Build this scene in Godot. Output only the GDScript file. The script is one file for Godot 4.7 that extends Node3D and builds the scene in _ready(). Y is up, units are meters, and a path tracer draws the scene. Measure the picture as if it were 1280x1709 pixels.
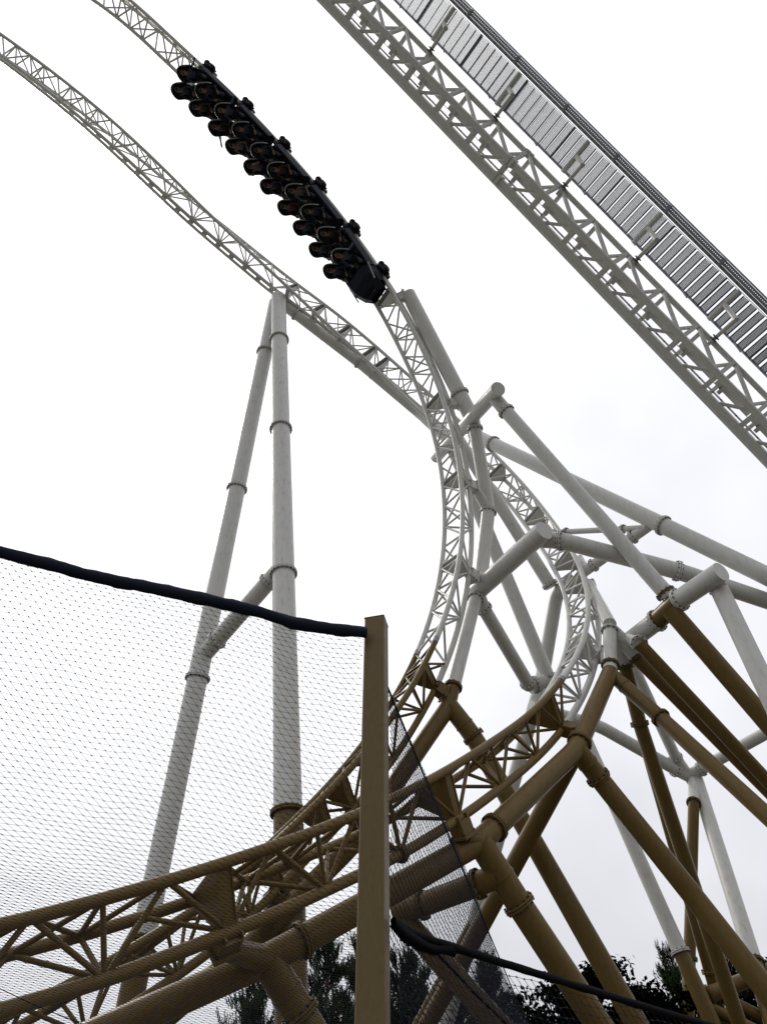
extends Node3D
# An amusement park coaster seen from the ground: two lattice tracks that curl down from a drop,
# a train of riders, tubular supports, a lift hill with stairs, a net fence and the tops of trees.

const T1N := [-16.654, 44.131, -2.694, -16.309, 44.122, -1.812, -16.15, 44.752, -2.381, -16.003, 43.713, -2.973, -15.647, 43.701, -2.093, -15.49, 44.33, -2.663, -15.351, 43.295, -3.251, -14.986, 43.279, -2.375, -14.83, 43.908, -2.944, -14.7, 42.877, -3.529, -14.325, 42.857, -2.656, -14.169, 43.486, -3.226, -14.049, 42.459, -3.808, -13.664, 42.435, -2.938, -13.509, 43.064, -3.507, -13.397, 42.042, -4.086, -13.003, 42.014, -3.22, -12.849, 42.642, -3.789, -12.751, 41.621, -4.371, -12.347, 41.589, -3.508, -12.195, 42.217, -4.077, -12.116, 41.194, -4.668, -11.702, 41.158, -3.808, -11.552, 41.786, -4.378, -11.497, 40.757, -4.983, -11.074, 40.717, -4.129, -10.925, 41.345, -4.698, -10.897, 40.31, -5.32, -10.466, 40.265, -4.471, -10.318, 40.893, -5.041, -10.312, 39.855, -5.673, -9.872, 39.803, -4.831, -9.726, 40.432, -5.401, -9.738, 39.393, -6.035, -9.288, 39.336, -5.199, -9.142, 39.962, -5.772, -9.17, 38.927, -6.399, -8.707, 38.865, -5.569, -8.561, 39.488, -6.146, -8.601, 38.459, -6.76, -8.129, 38.393, -5.935, -7.98, 39.011, -6.517, -8.028, 37.987, -7.119, -7.551, 37.918, -6.296, -7.401, 38.534, -6.88, -7.456, 37.511, -7.476, -6.978, 37.44, -6.654, -6.826, 38.054, -7.24, -6.89, 37.028, -7.834, -6.412, 36.955, -7.013, -6.256, 37.567, -7.6, -6.334, 36.537, -8.196, -5.857, 36.46, -7.376, -5.695, 37.07, -7.964, -5.791, 36.036, -8.563, -5.314, 35.954, -7.745, -5.145, 36.56, -8.334, -5.259, 35.526, -8.933, -4.782, 35.437, -8.116, -4.604, 36.039, -8.707, -4.736, 35.007, -9.302, -4.259, 34.911, -8.487, -4.071, 35.508, -9.08, -4.221, 34.478, -9.669, -3.744, 34.375, -8.855, -3.546, 34.967, -9.451, -3.716, 33.938, -10.034, -3.239, 33.829, -9.22, -3.03, 34.415, -9.819, -3.221, 33.387, -10.397, -2.745, 33.271, -9.584, -2.525, 33.85, -10.185, -2.74, 32.824, -10.759, -2.264, 32.701, -9.946, -2.032, 33.271, -10.55, -2.274, 32.247, -11.119, -1.799, 32.117, -10.306, -1.555, 32.678, -10.914, -1.825, 31.657, -11.478, -1.351, 31.519, -10.666, -1.095, 32.07, -11.278, -1.395, 31.051, -11.836, -0.921, 30.906, -11.025, -0.653, 31.447, -11.641, -0.984, 30.431, -12.191, -0.511, 30.28, -11.381, -0.232, 30.809, -12.002, -0.593, 29.796, -12.544, -0.121, 29.639, -11.735, 0.171, 30.158, -12.359, -0.223, 29.147, -12.892, 0.249, 28.984, -12.084, 0.552, 29.489, -12.713, 0.125, 28.483, -13.236, 0.597, 28.315, -12.428, 0.912, 28.802, -13.066, 0.449, 27.804, -13.573, 0.924, 27.632, -12.766, 1.251, 28.093, -13.416, 0.753, 27.112, -13.902, 1.229, 26.935, -13.096, 1.567, 27.369, -13.759, 1.035, 26.405, -14.22, 1.512, 26.225, -13.415, 1.862, 26.634, -14.088, 1.29, 25.683, -14.528, 1.768, 25.499, -13.725, 2.127, 25.886, -14.406, 1.512, 24.946, -14.825, 1.99, 24.759, -14.025, 2.357, 25.122, -14.715, 1.696, 24.195, -15.112, 2.176, 24.003, -14.314, 2.547, 24.343, -15.015, 1.838, 23.429, -15.385, 2.321, 23.235, -14.591, 2.692, 23.549, -15.304, 1.934, 22.652, -15.642, 2.423, 22.454, -14.853, 2.789, 22.74, -15.581, 1.985, 21.864, -15.88, 2.483, 21.663, -15.098, 2.84, 21.914, -15.842, 1.995, 21.068, -16.095, 2.504, 20.864, -15.32, 2.851, 21.066, -16.083, 1.963, 20.266, -16.287, 2.482, 20.06, -15.517, 2.821, 20.209, -16.296, 1.889, 19.46, -16.453, 2.41, 19.253, -15.685, 2.744, 19.36, -16.473, 1.773, 18.653, -16.593, 2.29, 18.446, -15.822, 2.623, 18.513, -16.615, 1.616, 17.848, -16.703, 2.126, 17.643, -15.928, 2.459, 17.662, -16.724, 1.419, 17.048, -16.785, 1.919, 16.848, -16.002, 2.248, 16.811, -16.798, 1.183, 16.255, -16.837, 1.673, 16.061, -16.047, 1.999, 15.973, -16.842, 0.91, 15.474, -16.859, 1.393, 15.284, -16.064, 1.718, 15.164, -16.858, 0.599, 14.705, -16.85, 1.079, 14.52, -16.052, 1.399, 14.373, -16.845, 0.253, 13.951, -16.813, 0.735, 13.773, -16.013, 1.035, 13.581, -16.799, -0.123, 13.213, -16.748, 0.359, 13.045, -15.946, 0.639, 12.802, -16.725, -0.522, 12.491, -16.658, -0.044, 12.331, -15.852, 0.232, 12.062, -16.628, -0.943, 11.784, -16.541, -0.468, 11.637, -15.732, -0.204, 11.342, -16.501, -1.388, 11.092, -16.396, -0.908, 10.963, -15.588, -0.675, 10.629, -16.341, -1.853, 10.422, -16.224, -1.364, 10.304, -15.418, -1.149, 9.942, -16.161, -2.324, 9.765, -16.031, -1.832, 9.655, -15.226, -1.619, 9.275, -15.965, -2.791, 9.108, -15.823, -2.303, 9.016, -15.014, -2.09, 8.615, -15.749, -3.265, 8.458, -15.595, -2.778, 8.391, -14.783, -2.573, 7.948, -15.499, -3.76, 7.832, -15.339, -3.27, 7.795, -14.526, -3.08, 7.291, -15.211, -4.274, 7.244, -15.057, -3.801, 7.238, -14.232, -3.61, 6.706, -14.897, -4.805, 6.683, -14.755, -4.35, 6.707, -13.921, -4.159, 6.152, -14.559, -5.354, 6.148, -14.437, -4.908, 6.193, -13.599, -4.72, 5.61, -14.206, -5.915, 5.636, -14.105, -5.477, 5.699, -13.265, -5.29, 5.097, -13.853, -6.476, 5.124, -13.774, -6.046, 5.204, -12.931, -5.859, 4.584, -13.499, -7.038, 4.613, -13.443, -6.615, 4.709, -12.596, -6.428, 4.072, -13.146, -7.599, 4.101, -13.111, -7.184, 4.214, -12.262, -6.998, 3.559, -12.792, -8.16, 3.589, -12.78, -7.753, 3.719, -11.928, -7.567, 3.046, -12.439]
const T2N := [-22.687, 46.158, -3.673, -23.168, 45.996, -4.519, -23.089, 45.385, -3.871, -22.015, 45.84, -4.021, -22.482, 45.725, -4.867, -22.43, 45.095, -4.25, -21.343, 45.521, -4.368, -21.796, 45.453, -5.216, -21.771, 44.805, -4.63, -20.671, 45.202, -4.715, -21.11, 45.181, -5.565, -21.112, 44.515, -5.009, -19.999, 44.884, -5.063, -20.424, 44.91, -5.913, -20.452, 44.225, -5.388, -19.327, 44.565, -5.41, -19.739, 44.638, -6.262, -19.793, 43.935, -5.767, -18.656, 44.247, -5.759, -19.055, 44.363, -6.612, -19.135, 43.642, -6.146, -17.988, 43.927, -6.111, -18.375, 44.081, -6.964, -18.476, 43.346, -6.523, -17.322, 43.606, -6.468, -17.7, 43.791, -7.319, -17.82, 43.045, -6.9, -16.661, 43.282, -6.829, -17.03, 43.495, -7.678, -17.166, 42.741, -7.279, -16.004, 42.953, -7.196, -16.364, 43.196, -8.041, -16.517, 42.435, -7.662, -15.353, 42.618, -7.569, -15.702, 42.895, -8.409, -15.875, 42.128, -8.053, -14.709, 42.277, -7.949, -15.045, 42.592, -8.782, -15.238, 41.819, -8.452, -14.072, 41.932, -8.338, -14.394, 42.285, -9.163, -14.609, 41.507, -8.86, -13.443, 41.583, -8.735, -13.749, 41.973, -9.551, -13.986, 41.192, -9.277, -12.822, 41.231, -9.142, -13.11, 41.658, -9.946, -13.37, 40.874, -9.704, -12.21, 40.876, -9.558, -12.475, 41.341, -10.347, -12.76, 40.557, -10.142, -11.605, 40.518, -9.984, -11.841, 41.026, -10.753, -12.155, 40.243, -10.591, -11.008, 40.156, -10.417, -11.208, 40.715, -11.161, -11.555, 39.935, -11.051, -10.417, 39.794, -10.859, -10.572, 40.407, -11.569, -10.955, 39.636, -11.52, -9.832, 39.433, -11.308, -9.93, 40.102, -11.973, -10.351, 39.35, -11.996, -9.25, 39.075, -11.763, -9.283, 39.798, -12.372, -9.741, 39.075, -12.473, -8.666, 38.724, -12.217, -8.635, 39.492, -12.77, -9.125, 38.802, -12.944, -8.075, 38.38, -12.666, -7.99, 39.181, -13.168, -8.503, 38.524, -13.404, -7.479, 38.042, -13.111, -7.348, 38.864, -13.568, -7.876, 38.239, -13.853, -6.88, 37.705, -13.552, -6.707, 38.541, -13.967, -7.247, 37.948, -14.294, -6.28, 37.366, -13.989, -6.068, 38.212, -14.363, -6.617, 37.652, -14.73, -5.681, 37.022, -14.424, -5.428, 37.877, -14.753, -5.984, 37.352, -15.16, -5.083, 36.674, -14.854, -4.784, 37.533, -15.132, -5.345, 37.051, -15.583, -4.487, 36.321, -15.28, -4.135, 37.177, -15.496, -4.697, 36.751, -15.995, -3.896, 35.961, -15.701, -3.479, 36.805, -15.841, -4.037, 36.45, -16.396, -3.311, 35.595, -16.117, -2.824, 36.409, -16.173, -3.367, 36.137, -16.784, -2.732, 35.215, -16.521, -2.177, 35.988, -16.497, -2.698, 35.796, -17.158, -2.15, 34.812, -16.901, -1.549, 35.547, -16.822, -2.046, 35.411, -17.516, -1.568, 34.383, -17.259, -0.938, 35.086, -17.144, -1.412, 34.986, -17.858, -0.994, 33.929, -17.6, -0.341, 34.599, -17.454, -0.789, 34.527, -18.186, -0.433, 33.449, -17.926, 0.242, 34.087, -17.747, -0.176, 34.042, -18.497, 0.118, 32.943, -18.232, 0.812, 33.55, -18.02, 0.423, 33.528, -18.787, 0.66, 32.411, -18.513, 1.368, 32.99, -18.272, 1.008, 32.987, -19.053, 1.191, 31.852, -18.767, 1.909, 32.406, -18.498, 1.577, 32.418, -19.292, 1.707, 31.27, -18.994, 2.433, 31.797, -18.695, 2.134, 31.822, -19.501, 2.206, 30.665, -19.196, 2.937, 31.16, -18.857, 2.682, 31.198, -19.678, 2.685, 30.04, -19.374, 3.419, 30.495, -18.982, 3.223, 30.545, -19.82, 3.144, 29.395, -19.525, 3.87, 29.801, -19.07, 3.753, 29.858, -19.922, 3.583, 28.729, -19.648, 4.284, 29.083, -19.124, 4.262, 29.135, -19.982, 3.993, 28.035, -19.732, 4.667, 28.348, -19.152, 4.726, 28.39, -20.01, 4.368, 27.314, -19.773, 5.02, 27.603, -19.158, 5.131, 27.633, -20.012, 4.705, 26.569, -19.776, 5.339, 26.846, -19.139, 5.485, 26.863, -19.987, 5.002, 25.808, -19.746, 5.62, 26.076, -19.091, 5.794, 26.081, -19.933, 5.26, 25.035, -19.688, 5.86, 25.294, -19.013, 6.065, 25.287, -19.85, 5.48, 24.254, -19.602, 6.06, 24.504, -18.905, 6.3, 24.477, -19.732, 5.667, 23.468, -19.49, 6.223, 23.71, -18.765, 6.503, 23.649, -19.577, 5.823, 22.68, -19.35, 6.349, 22.915, -18.597, 6.674, 22.806, -19.385, 5.941, 21.89, -19.182, 6.441, 22.123, -18.406, 6.805, 21.977, -19.175, 6.013, 21.099, -18.985, 6.5, 21.333, -18.199, 6.886, 21.174, -18.956, 6.039, 20.312, -18.768, 6.518, 20.542, -17.977, 6.914, 20.363, -18.722, 6.017, 19.538, -18.54, 6.488, 19.749, -17.739, 6.886, 19.507, -18.463, 5.945, 18.771, -18.299, 6.413, 18.962, -17.491, 6.803, 18.657, -18.197, 5.823, 18.008, -18.044, 6.293, 18.189, -17.235, 6.669, 17.858, -17.937, 5.655, 17.256, -17.777, 6.126, 17.429, -16.97, 6.485, 17.074, -17.667, 5.443, 16.52, -17.502, 5.913, 16.684, -16.693, 6.254, 16.295, -17.379, 5.188, 15.802, -17.214, 5.656, 15.958, -16.404, 5.985, 15.539, -17.079, 4.893, 15.103, -16.915, 5.361, 15.254, -16.104, 5.681, 14.816, -16.771, 4.563, 14.422, -16.604, 5.032, 14.57, -15.792, 5.347, 14.118, -16.452, 4.208, 13.757, -16.283, 4.675, 13.907, -15.47, 4.985, 13.435, -16.118, 3.833, 13.109, -15.952, 4.296, 13.264, -15.137, 4.596, 12.762, -15.767, 3.44, 12.477, -15.611, 3.897, 12.638, -14.794, 4.186, 12.106, -15.404, 3.026, 11.863, -15.259, 3.48, 12.031, -14.441, 3.755, 11.48, -15.034, 2.589, 11.275, -14.895, 3.042, 11.445, -14.076, 3.304, 10.881, -14.658, 2.125, 10.715, -14.517, 2.583, 10.883, -13.7, 2.83, 10.3, -14.274, 1.642, 10.18, -14.131, 2.11, 10.335, -13.32, 2.338, 9.729, -13.889, 1.152, 9.651, -13.747, 1.627, 9.793, -12.939, 1.839, 9.174, -13.504, 0.661, 9.118, -13.369, 1.132, 9.264, -12.558, 1.339, 8.641, -13.118, 0.159, 8.597, -12.988, 0.623, 8.752, -12.173, 0.824, 8.124, -12.725, -0.366, 8.108, -12.598, 0.098, 8.259, -11.782, 0.284, 7.617, -12.325, -0.91, 7.646, -12.201, -0.439, 7.782, -11.389, -0.274, 7.14, -11.924, -1.468, 7.203, -11.803, -0.991, 7.323, -10.993, -0.847, 6.68, -11.525, -2.032, 6.766, -11.412, -1.56, 6.881, -10.596, -1.432, 6.222, -11.125, -2.607, 6.341, -11.023, -2.141, 6.453, -10.203, -2.019, 5.79, -10.727, -3.198, 5.938, -10.633, -2.734, 6.042, -9.811, -2.625, 5.37, -10.334, -3.804, 5.557, -10.245, -3.341, 5.651, -9.42, -3.251, 4.964, -9.943, -4.426, 5.2, -9.855, -3.96, 5.278, -9.032, -3.893, 4.599, -9.547, -5.061, 4.866, -9.467, -4.593, 4.932, -8.643, -4.547, 4.246, -9.159, -5.697, 4.532, -9.078, -5.226, 4.586, -8.254, -5.2, 3.893, -8.772, -6.332, 4.198, -8.69, -5.86, 4.24, -7.865, -5.854, 3.539, -8.385, -6.967, 3.864, -8.301, -6.493, 3.894, -7.476, -6.507, 3.186, -7.997, -7.603, 3.53, -7.913, -7.126, 3.548, -7.087, -7.161, 2.833, -7.61]
const T1_CUT := 48
const T2_CUT := 65
const T1_G := [30, 36, 40, 44, 49, 54, 55, 57]
const T2_G := [29, 31, 33, 35, 36, 46, 50, 54, 56, 61, 66, 72, 78]
const T1_BR := [[30, 1.012, 29.482, -12.665], [36, 2.915, 25.126, -14.746], [40, 3.472, 21.551, -16.517], [44, 3.075, 18.835, -17.109], [49, 1.717, 13.901, -17.078], [54, -0.658, 10.228, -17.098], [57, -2.525, 8.308, -17.208]]
const T2_BR := [[29, -4.826, 36.574, -16.348], [31, -3.065, 35.569, -17.235], [33, -2.076, 34.995, -17.763], [35, -0.688, 34.151, -18.458], [56, 6.318, 16.05, -16.227], [61, 5.892, 14.241, -16.05], [66, 4.267, 11.254, -14.942], [72, 1.746, 8.463, -13.601], [78, -1.717, 6.024, -12.307], [54, 6.876, 20.319, -18.296]]
const SUPPORTS := [
	["support_tower", "tall two legged white tower with brown feet behind the netting", "support", "", [["column", "w", 0.35, [-5.047, 36.571, -15.885, -2.289, 11.09, -17.384]], ["column", "b", 0.35, [-2.289, 11.09, -17.384, -1.089, 0, -18.036]], ["rear_leg", "w", 0.32, [-5.177, 36.31, -16.041, -6.122, 9.646, -20.963]], ["rear_leg", "b", 0.32, [-6.122, 9.646, -20.963, -6.464, 0, -22.744]], ["brace", "w", 0.27, [-5.841, 17.563, -19.501, -3.162, 19.156, -16.91]]], [[-4.63, 32.721, -16.112, 0.107, -0.993, -0.058, 0.35, "w", false], [-3.926, 26.214, -16.494, 0.107, -0.993, -0.058, 0.35, "w", false], [-3.123, 18.789, -16.931, 0.107, -0.993, -0.058, 0.35, "w", false], [-2.289, 11.09, -17.384, 0.107, -0.993, -0.058, 0.35, "b", false], [-5.306, 32.67, -16.713, -0.035, -0.983, -0.181, 0.32, "w", false], [-5.59, 24.662, -18.191, -0.035, -0.983, -0.181, 0.32, "w", false], [-5.867, 16.835, -19.636, -0.035, -0.983, -0.181, 0.32, "w", false], [-6.122, 9.646, -20.963, -0.035, -0.983, -0.181, 0.32, "b", false], [-5.346, 17.858, -19.022, 0.661, 0.393, 0.639, 0.27, "w", false], [-3.658, 18.861, -17.389, 0.661, 0.393, 0.639, 0.27, "w", false]]],
	["carrier_beam", "long white pipe under the upper left track from the tower top", "carrier beam", "carrier beams", [["pipe", "w", 0.25, [-4.884, 36.649, -16.259, -1.15, 34.461, -18.244, 1.684, 32.145, -19.604, 2.879, 29.863, -19.523]]], [[-4.238, 36.27, -16.602, 0.784, -0.459, -0.417, 0.25, "w", false], [-1.188, 34.483, -18.224, 0.784, -0.459, -0.417, 0.25, "w", false], [-2.863, 35.464, -17.334, 0.784, -0.459, -0.417, 0.25, "w", true], [-0.49, 33.921, -18.561, 0.726, -0.593, -0.348, 0.25, "w", true]]],
	["carrier_beam", "thick white pipe beside the track just below the train", "carrier beam", "carrier beams", [["pipe", "w", 0.28, [0.946, 29.666, -12.602, 3.116, 24.583, -14.926]]], [[2.73, 25.487, -14.512, 0.362, -0.848, -0.388, 0.28, "w", false]]],
	["cross_beam", "white cross beam with capped end at the top of the middle legs", "cross beam", "cross beams", [["pipe", "w", 0.24, [3.677, 23.064, -12.846, 2.126, 26.768, -18.233]]], []],
	["steel_column", "white leg kinked beside the steep track between two cross beams", "steel column", "steel legs of the coaster", [["pipe", "w", 0.225, [3.18, 24.542, -14.975, 3.533, 21.473, -16.61, 3.056, 18.799, -17.152]]], [[3.218, 24.211, -15.151, 0.101, -0.878, -0.468, 0.225, "w", false], [3.522, 21.413, -16.622, -0.172, -0.965, -0.196, 0.225, "w", false]]],
	["cross_beam", "big white cross beam with round capped end in the picture centre", "cross beam", "cross beams", [["pipe", "w", 0.29, [4.575, 18.042, -14.476, 2.898, 18.565, -17.586]]], []],
	["steel_column", "white leg from the big centre beam down to the brown track joint", "steel column", "steel legs of the coaster", [["pipe", "w", 0.195, [2.961, 18.556, -17.441, 1.884, 14.526, -17.047]], ["pipe", "b", 0.195, [1.884, 14.526, -17.047, 1.864, 14.454, -17.04, 1.717, 13.88, -17.102]]], [[2.86, 18.176, -17.404, -0.257, -0.962, 0.094, 0.195, "w", false], [1.884, 14.526, -17.047, -0.257, -0.962, 0.094, 0.195, "b", false]]],
	["carrier_beam", "brown pipe under the farther track going behind the fence post", "carrier beam", "carrier beams", [["pipe", "b", 0.225, [1.717, 13.901, -17.078, -0.686, 10.202, -17.13, -2.525, 8.308, -17.208, -6.844, 4.653, -17.601]]], []],
	["steel_column", "brown leg running from the farther track joint down past the rope", "steel column", "steel legs of the coaster", [["pipe", "b", 0.24, [1.749, 13.921, -17.053, 2.338, 13.168, -17.328, 8.8, 0, -20.246]]], [[2.338, 13.168, -17.328, 0.592, -0.757, -0.276, 0.24, "b", false], [2.121, 13.446, -17.227, 0.592, -0.757, -0.276, 0.24, "b", true]]],
	["steel_column", "long white leg from the topmost capped beam down to the right", "steel column", "steel legs of the coaster", [["pipe", "w", 0.22, [3.575, 23.36, -13.272, 3.959, 22.777, -13.5, 7.615, 16.031, -15.005]]], [[3.968, 22.76, -13.504, 0.468, -0.863, -0.192, 0.22, "w", false], [7.597, 16.065, -14.998, 0.468, -0.863, -0.192, 0.22, "b", false]]],
	["steel_column", "dim white leg from the big centre beam to the bolted node", "steel column", "steel legs of the coaster", [["pipe", "w", 0.22, [2.993, 18.541, -17.615, 3.157, 18.342, -18.008, 4.926, 17.658, -21.156]]], [[3.175, 18.335, -18.039, 0.481, -0.186, -0.857, 0.22, "w", false], [4.837, 17.692, -20.998, 0.481, -0.186, -0.857, 0.22, "w", false]]],
	["steel_column", "white leg behind the centre beam ending at the bolted node", "steel column", "steel legs of the coaster", [["pipe", "w", 0.25, [2.736, 26.122, -17.448, 5.636, 17.975, -21.245]]], [[5.6, 18.077, -21.197, 0.307, -0.863, -0.402, 0.25, "w", false]]],
	["steel_column", "white leg crossing behind the capped centre beam to the inner curve", "steel column", "steel legs of the coaster", [["pipe", "w", 0.23, [2.897, 25.964, -16.857, 5.98, 20.867, -19.666]]], [[5.926, 20.956, -19.616, 0.468, -0.774, -0.426, 0.23, "w", false]]],
	["steel_column", "pale leg standing inside the white curve and running down behind", "steel column", "steel legs of the coaster", [["pipe", "w", 0.24, [6.566, 20.748, -19.185, 6.262, 21.009, -20.119, 5.618, 18.682, -21.958, -2.038, 0, -34.774]]], []],
	["steel_column", "long white leg sloping from the crossing to the right picture edge", "steel column", "steel legs of the coaster", [["pipe", "w", 0.275, [3.858, 29.021, -18.66, 4.507, 27.604, -18.171, 8.935, 20.167, -16.143, 24.583, 0, -12.864]]], [[4.507, 27.604, -18.171, 0.397, -0.867, 0.3, 0.275, "w", false], [8.935, 20.167, -16.143, 0.498, -0.837, 0.228, 0.275, "w", false]]],
	["brace_pipe", "thin white brace between the curve and the long right leg", "brace pipe", "braces", [["pipe", "w", 0.1, [6.368, 22.28, -18.293, 8.535, 20.419, -16.465]]], [[6.503, 22.163, -18.178, 0.639, -0.549, 0.539, 0.1, "w", false], [7.981, 20.895, -16.932, 0.639, -0.549, 0.539, 0.1, "w", false]]],
	["brace_pipe", "short white brace from the curve up to the long right leg", "brace pipe", "braces", [["pipe", "w", 0.18, [6.78, 20.338, -18.429, 8.769, 20.532, -16.331]]], [[7.089, 20.368, -18.103, 0.686, 0.067, 0.724, 0.18, "w", false], [8.2, 20.477, -16.93, 0.686, 0.067, 0.724, 0.18, "w", false]]],
	["brace_pipe", "white brace pipe from the capped centre beam towards the right edge", "brace pipe", "braces", [["pipe", "w", 0.245, [4.384, 18.323, -15.074, 5.081, 18.004, -14.832, 8.326, 17.224, -15.295, 16.772, 16.835, -18.527]]], [[5.081, 18.004, -14.832, 0.867, -0.397, 0.3, 0.245, "w", false], [8.326, 17.224, -15.295, 0.963, -0.231, -0.137, 0.245, "w", false]]],
	["cross_beam", "white and brown cross beam with capped end near the right edge", "cross beam", "cross beams", [["pipe", "w", 0.26, [8.469, 15.423, -13.552, 7.8, 15.661, -14.824]], ["pipe", "b", 0.26, [7.8, 15.661, -14.824, 7.48, 15.788, -15.762]], ["pipe", "w", 0.26, [7.48, 15.788, -15.762, 6.61, 15.965, -17.418]]], [[7.8, 15.661, -14.824, -0.459, 0.164, -0.873, 0.26, "w", false], [7.465, 15.791, -15.791, -0.463, 0.094, -0.881, 0.26, "w", false]]],
	["steel_column", "white upright leg under the capped beam end at the right edge", "steel column", "steel legs of the coaster", [["pipe", "w", 0.23, [8.292, 15.551, -14.021, 8.553, 15.472, -14.116, 9.18, 0, -14.903]]], [[8.541, 15.476, -14.111, 0.905, -0.274, -0.326, 0.23, "w", false]]],
	["steel_column", "dark brown leg from the brown middle of the right cross beam", "steel column", "steel legs of the coaster", [["pipe", "b", 0.24, [7.563, 15.488, -15.03, 16.676, 0, -19.436]]], []],
	["steel_column", "glossy golden brown leg with white collar below the right cross beam", "steel column", "steel legs of the coaster", [["pipe", "w", 0.17, [6.807, 15.638, -16.407, 6.707, 14.853, -15.632]], ["pipe", "b", 0.17, [6.707, 14.853, -15.632, 20.532, 0, -24.017]]], [[6.707, 14.853, -15.632, -0.09, -0.709, 0.699, 0.17, "w", false]]],
	["steel_column", "dark leg running just under the golden brown collared leg", "steel column", "steel legs of the coaster", [["pipe", "w", 0.18, [6.692, 15.466, -16.456, 6.907, 15.125, -16.552]], ["pipe", "b", 0.18, [6.907, 15.125, -16.552, 19.238, 0, -21.646]]], [[6.907, 15.125, -16.552, 0.519, -0.823, -0.23, 0.18, "b", false]]],
	["steel_column", "near black leg falling steeply from the white elbow joint", "steel column", "steel legs of the coaster", [["pipe", "w", 0.19, [6.566, 15.901, -16.56, 6.722, 15.233, -17.046]], ["pipe", "b", 0.19, [6.722, 15.233, -17.046, 6.989, 13.968, -17.931, 11.765, 0, -28.63]]], [[6.722, 15.233, -17.046, 0.186, -0.795, -0.577, 0.19, "b", false], [6.989, 13.968, -17.931, 0.171, -0.807, -0.565, 0.19, "b", false]]],
	["steel_column", "slim dark leg close behind the near black leg", "steel column", "steel legs of the coaster", [["pipe", "b", 0.15, [7.545, 16.919, -19.392, 11.455, 0, -30.146]]], [[9.172, 9.88, -23.866, 0.191, -0.828, -0.527, 0.15, "b", false]]],
	["steel_column", "pale leg behind the dark legs reaching the white node", "steel column", "steel legs of the coaster", [["pipe", "w", 0.2, [8.607, 19.227, -21.308, 10.628, 17.305, -24.844, 11.261, 16.716, -25.546]]], [[10.628, 17.305, -24.844, 0.449, -0.427, -0.785, 0.2, "w", false]]],
	["cross_beam", "white cross beam low behind the brown legs with bolted ends", "cross beam", "cross beams", [["pipe", "w", 0.225, [5.043, 17.458, -22.017, 7.632, 17.565, -23.29, 10.628, 17.024, -25.178, 11.305, 16.8, -25.446]]], [[10.628, 17.024, -25.178, 0.836, -0.151, -0.527, 0.225, "w", false]]],
	["steel_column", "short bolted white stub joining the legs inside the curve", "steel column", "steel legs of the coaster", [["pipe", "w", 0.25, [4.926, 17.658, -21.156, 5.636, 18.002, -21.213]]], [[5.122, 17.753, -21.172, 0.898, 0.434, -0.072, 0.25, "w", false]]],
	["steel_column", "upright golden brown leg with white top under the white node", "steel column", "steel legs of the coaster", [["pipe", "w", 0.185, [11.283, 16.856, -25.379, 10.719, 15.507, -24.809]], ["pipe", "b", 0.185, [10.719, 15.507, -24.809, 6.644, 0, -29.306]]], [[10.719, 15.507, -24.809, -0.359, -0.86, 0.363, 0.185, "b", false], [9.544, 11.037, -26.105, -0.245, -0.931, -0.27, 0.185, "b", false]]],
	["steel_column", "white leg leaning right from the white node to the trees", "steel column", "steel legs of the coaster", [["pipe", "w", 0.235, [11.348, 16.856, -25.379, 10.386, 10.012, -23.56]], ["pipe", "b", 0.235, [10.386, 10.012, -23.56, 8.977, 0, -20.898]]], [[10.386, 10.012, -23.56, -0.135, -0.958, 0.255, 0.235, "b", false]]],
	["cross_beam", "white beam from the white node to the right picture edge", "cross beam", "cross beams", [["pipe", "w", 0.21, [11.13, 16.884, -25.346, 17.065, 17.274, -18.251]]], [[11.457, 16.905, -24.954, 0.641, 0.042, 0.766, 0.21, "w", false]]],
	["steel_column", "white leg with bolted brown foot standing before the small pine", "steel column", "steel legs of the coaster", [["pipe", "w", 0.215, [6.751, 17.55, -22.84, 8.294, 10.161, -23.249]], ["pipe", "b", 0.215, [8.294, 10.161, -23.249, 10.417, 0, -23.81]]], [[8.294, 10.161, -23.249, 0.204, -0.977, -0.054, 0.215, "w", false]]],
	["cross_beam", "brown bottom beam joining the leg feet at the lower right", "cross beam", "cross beams", [["pipe", "b", 0.2, [8.642, 9.149, -23.674, 13.8, 10.797, -23.802]]], [[8.875, 9.223, -23.679, 0.952, 0.304, -0.024, 0.2, "b", false]]],
	["brace_pipe", "brown brace low between the feet at the lower right corner", "brace pipe", "braces", [["pipe", "b", 0.15, [9.336, 9.242, -23.874, 23.078, 0, -20.122]]], []],
	["brace_pipe", "lowest brown brace rising beside the bolted brown foot", "brace pipe", "braces", [["pipe", "b", 0.15, [8.797, 8.967, -23.736, 20.249, 0, -17.308]]], []],
	["carrier_beam", "thick brown pipe under the near track running across the picture", "carrier beam", "carrier beams", [["pipe", "b", 0.215, [-4.167, 4.717, -11.686, -1.717, 6.024, -12.307, 1.746, 8.463, -13.601, 4.267, 11.254, -14.942, 5.892, 14.241, -16.05]]], [[-1.24, 6.361, -12.485, 0.782, 0.551, -0.292, 0.215, "b", false], [2.074, 8.827, -13.775, 0.631, 0.699, -0.336, 0.215, "b", false], [4.381, 11.464, -15.02, 0.455, 0.835, -0.31, 0.215, "b", false]]],
	["carrier_beam", "short upright white pipe at the right edge of the white curve", "carrier beam", "carrier beams", [["pipe", "w", 0.18, [5.892, 14.261, -16.026, 6.288, 15.94, -16.203, 6.74, 15.553, -16.508]]], [[5.943, 14.475, -16.049, 0.228, 0.968, -0.102, 0.18, "b", false], [6.255, 15.797, -16.187, 0.228, 0.968, -0.102, 0.18, "w", false]]],
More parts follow.
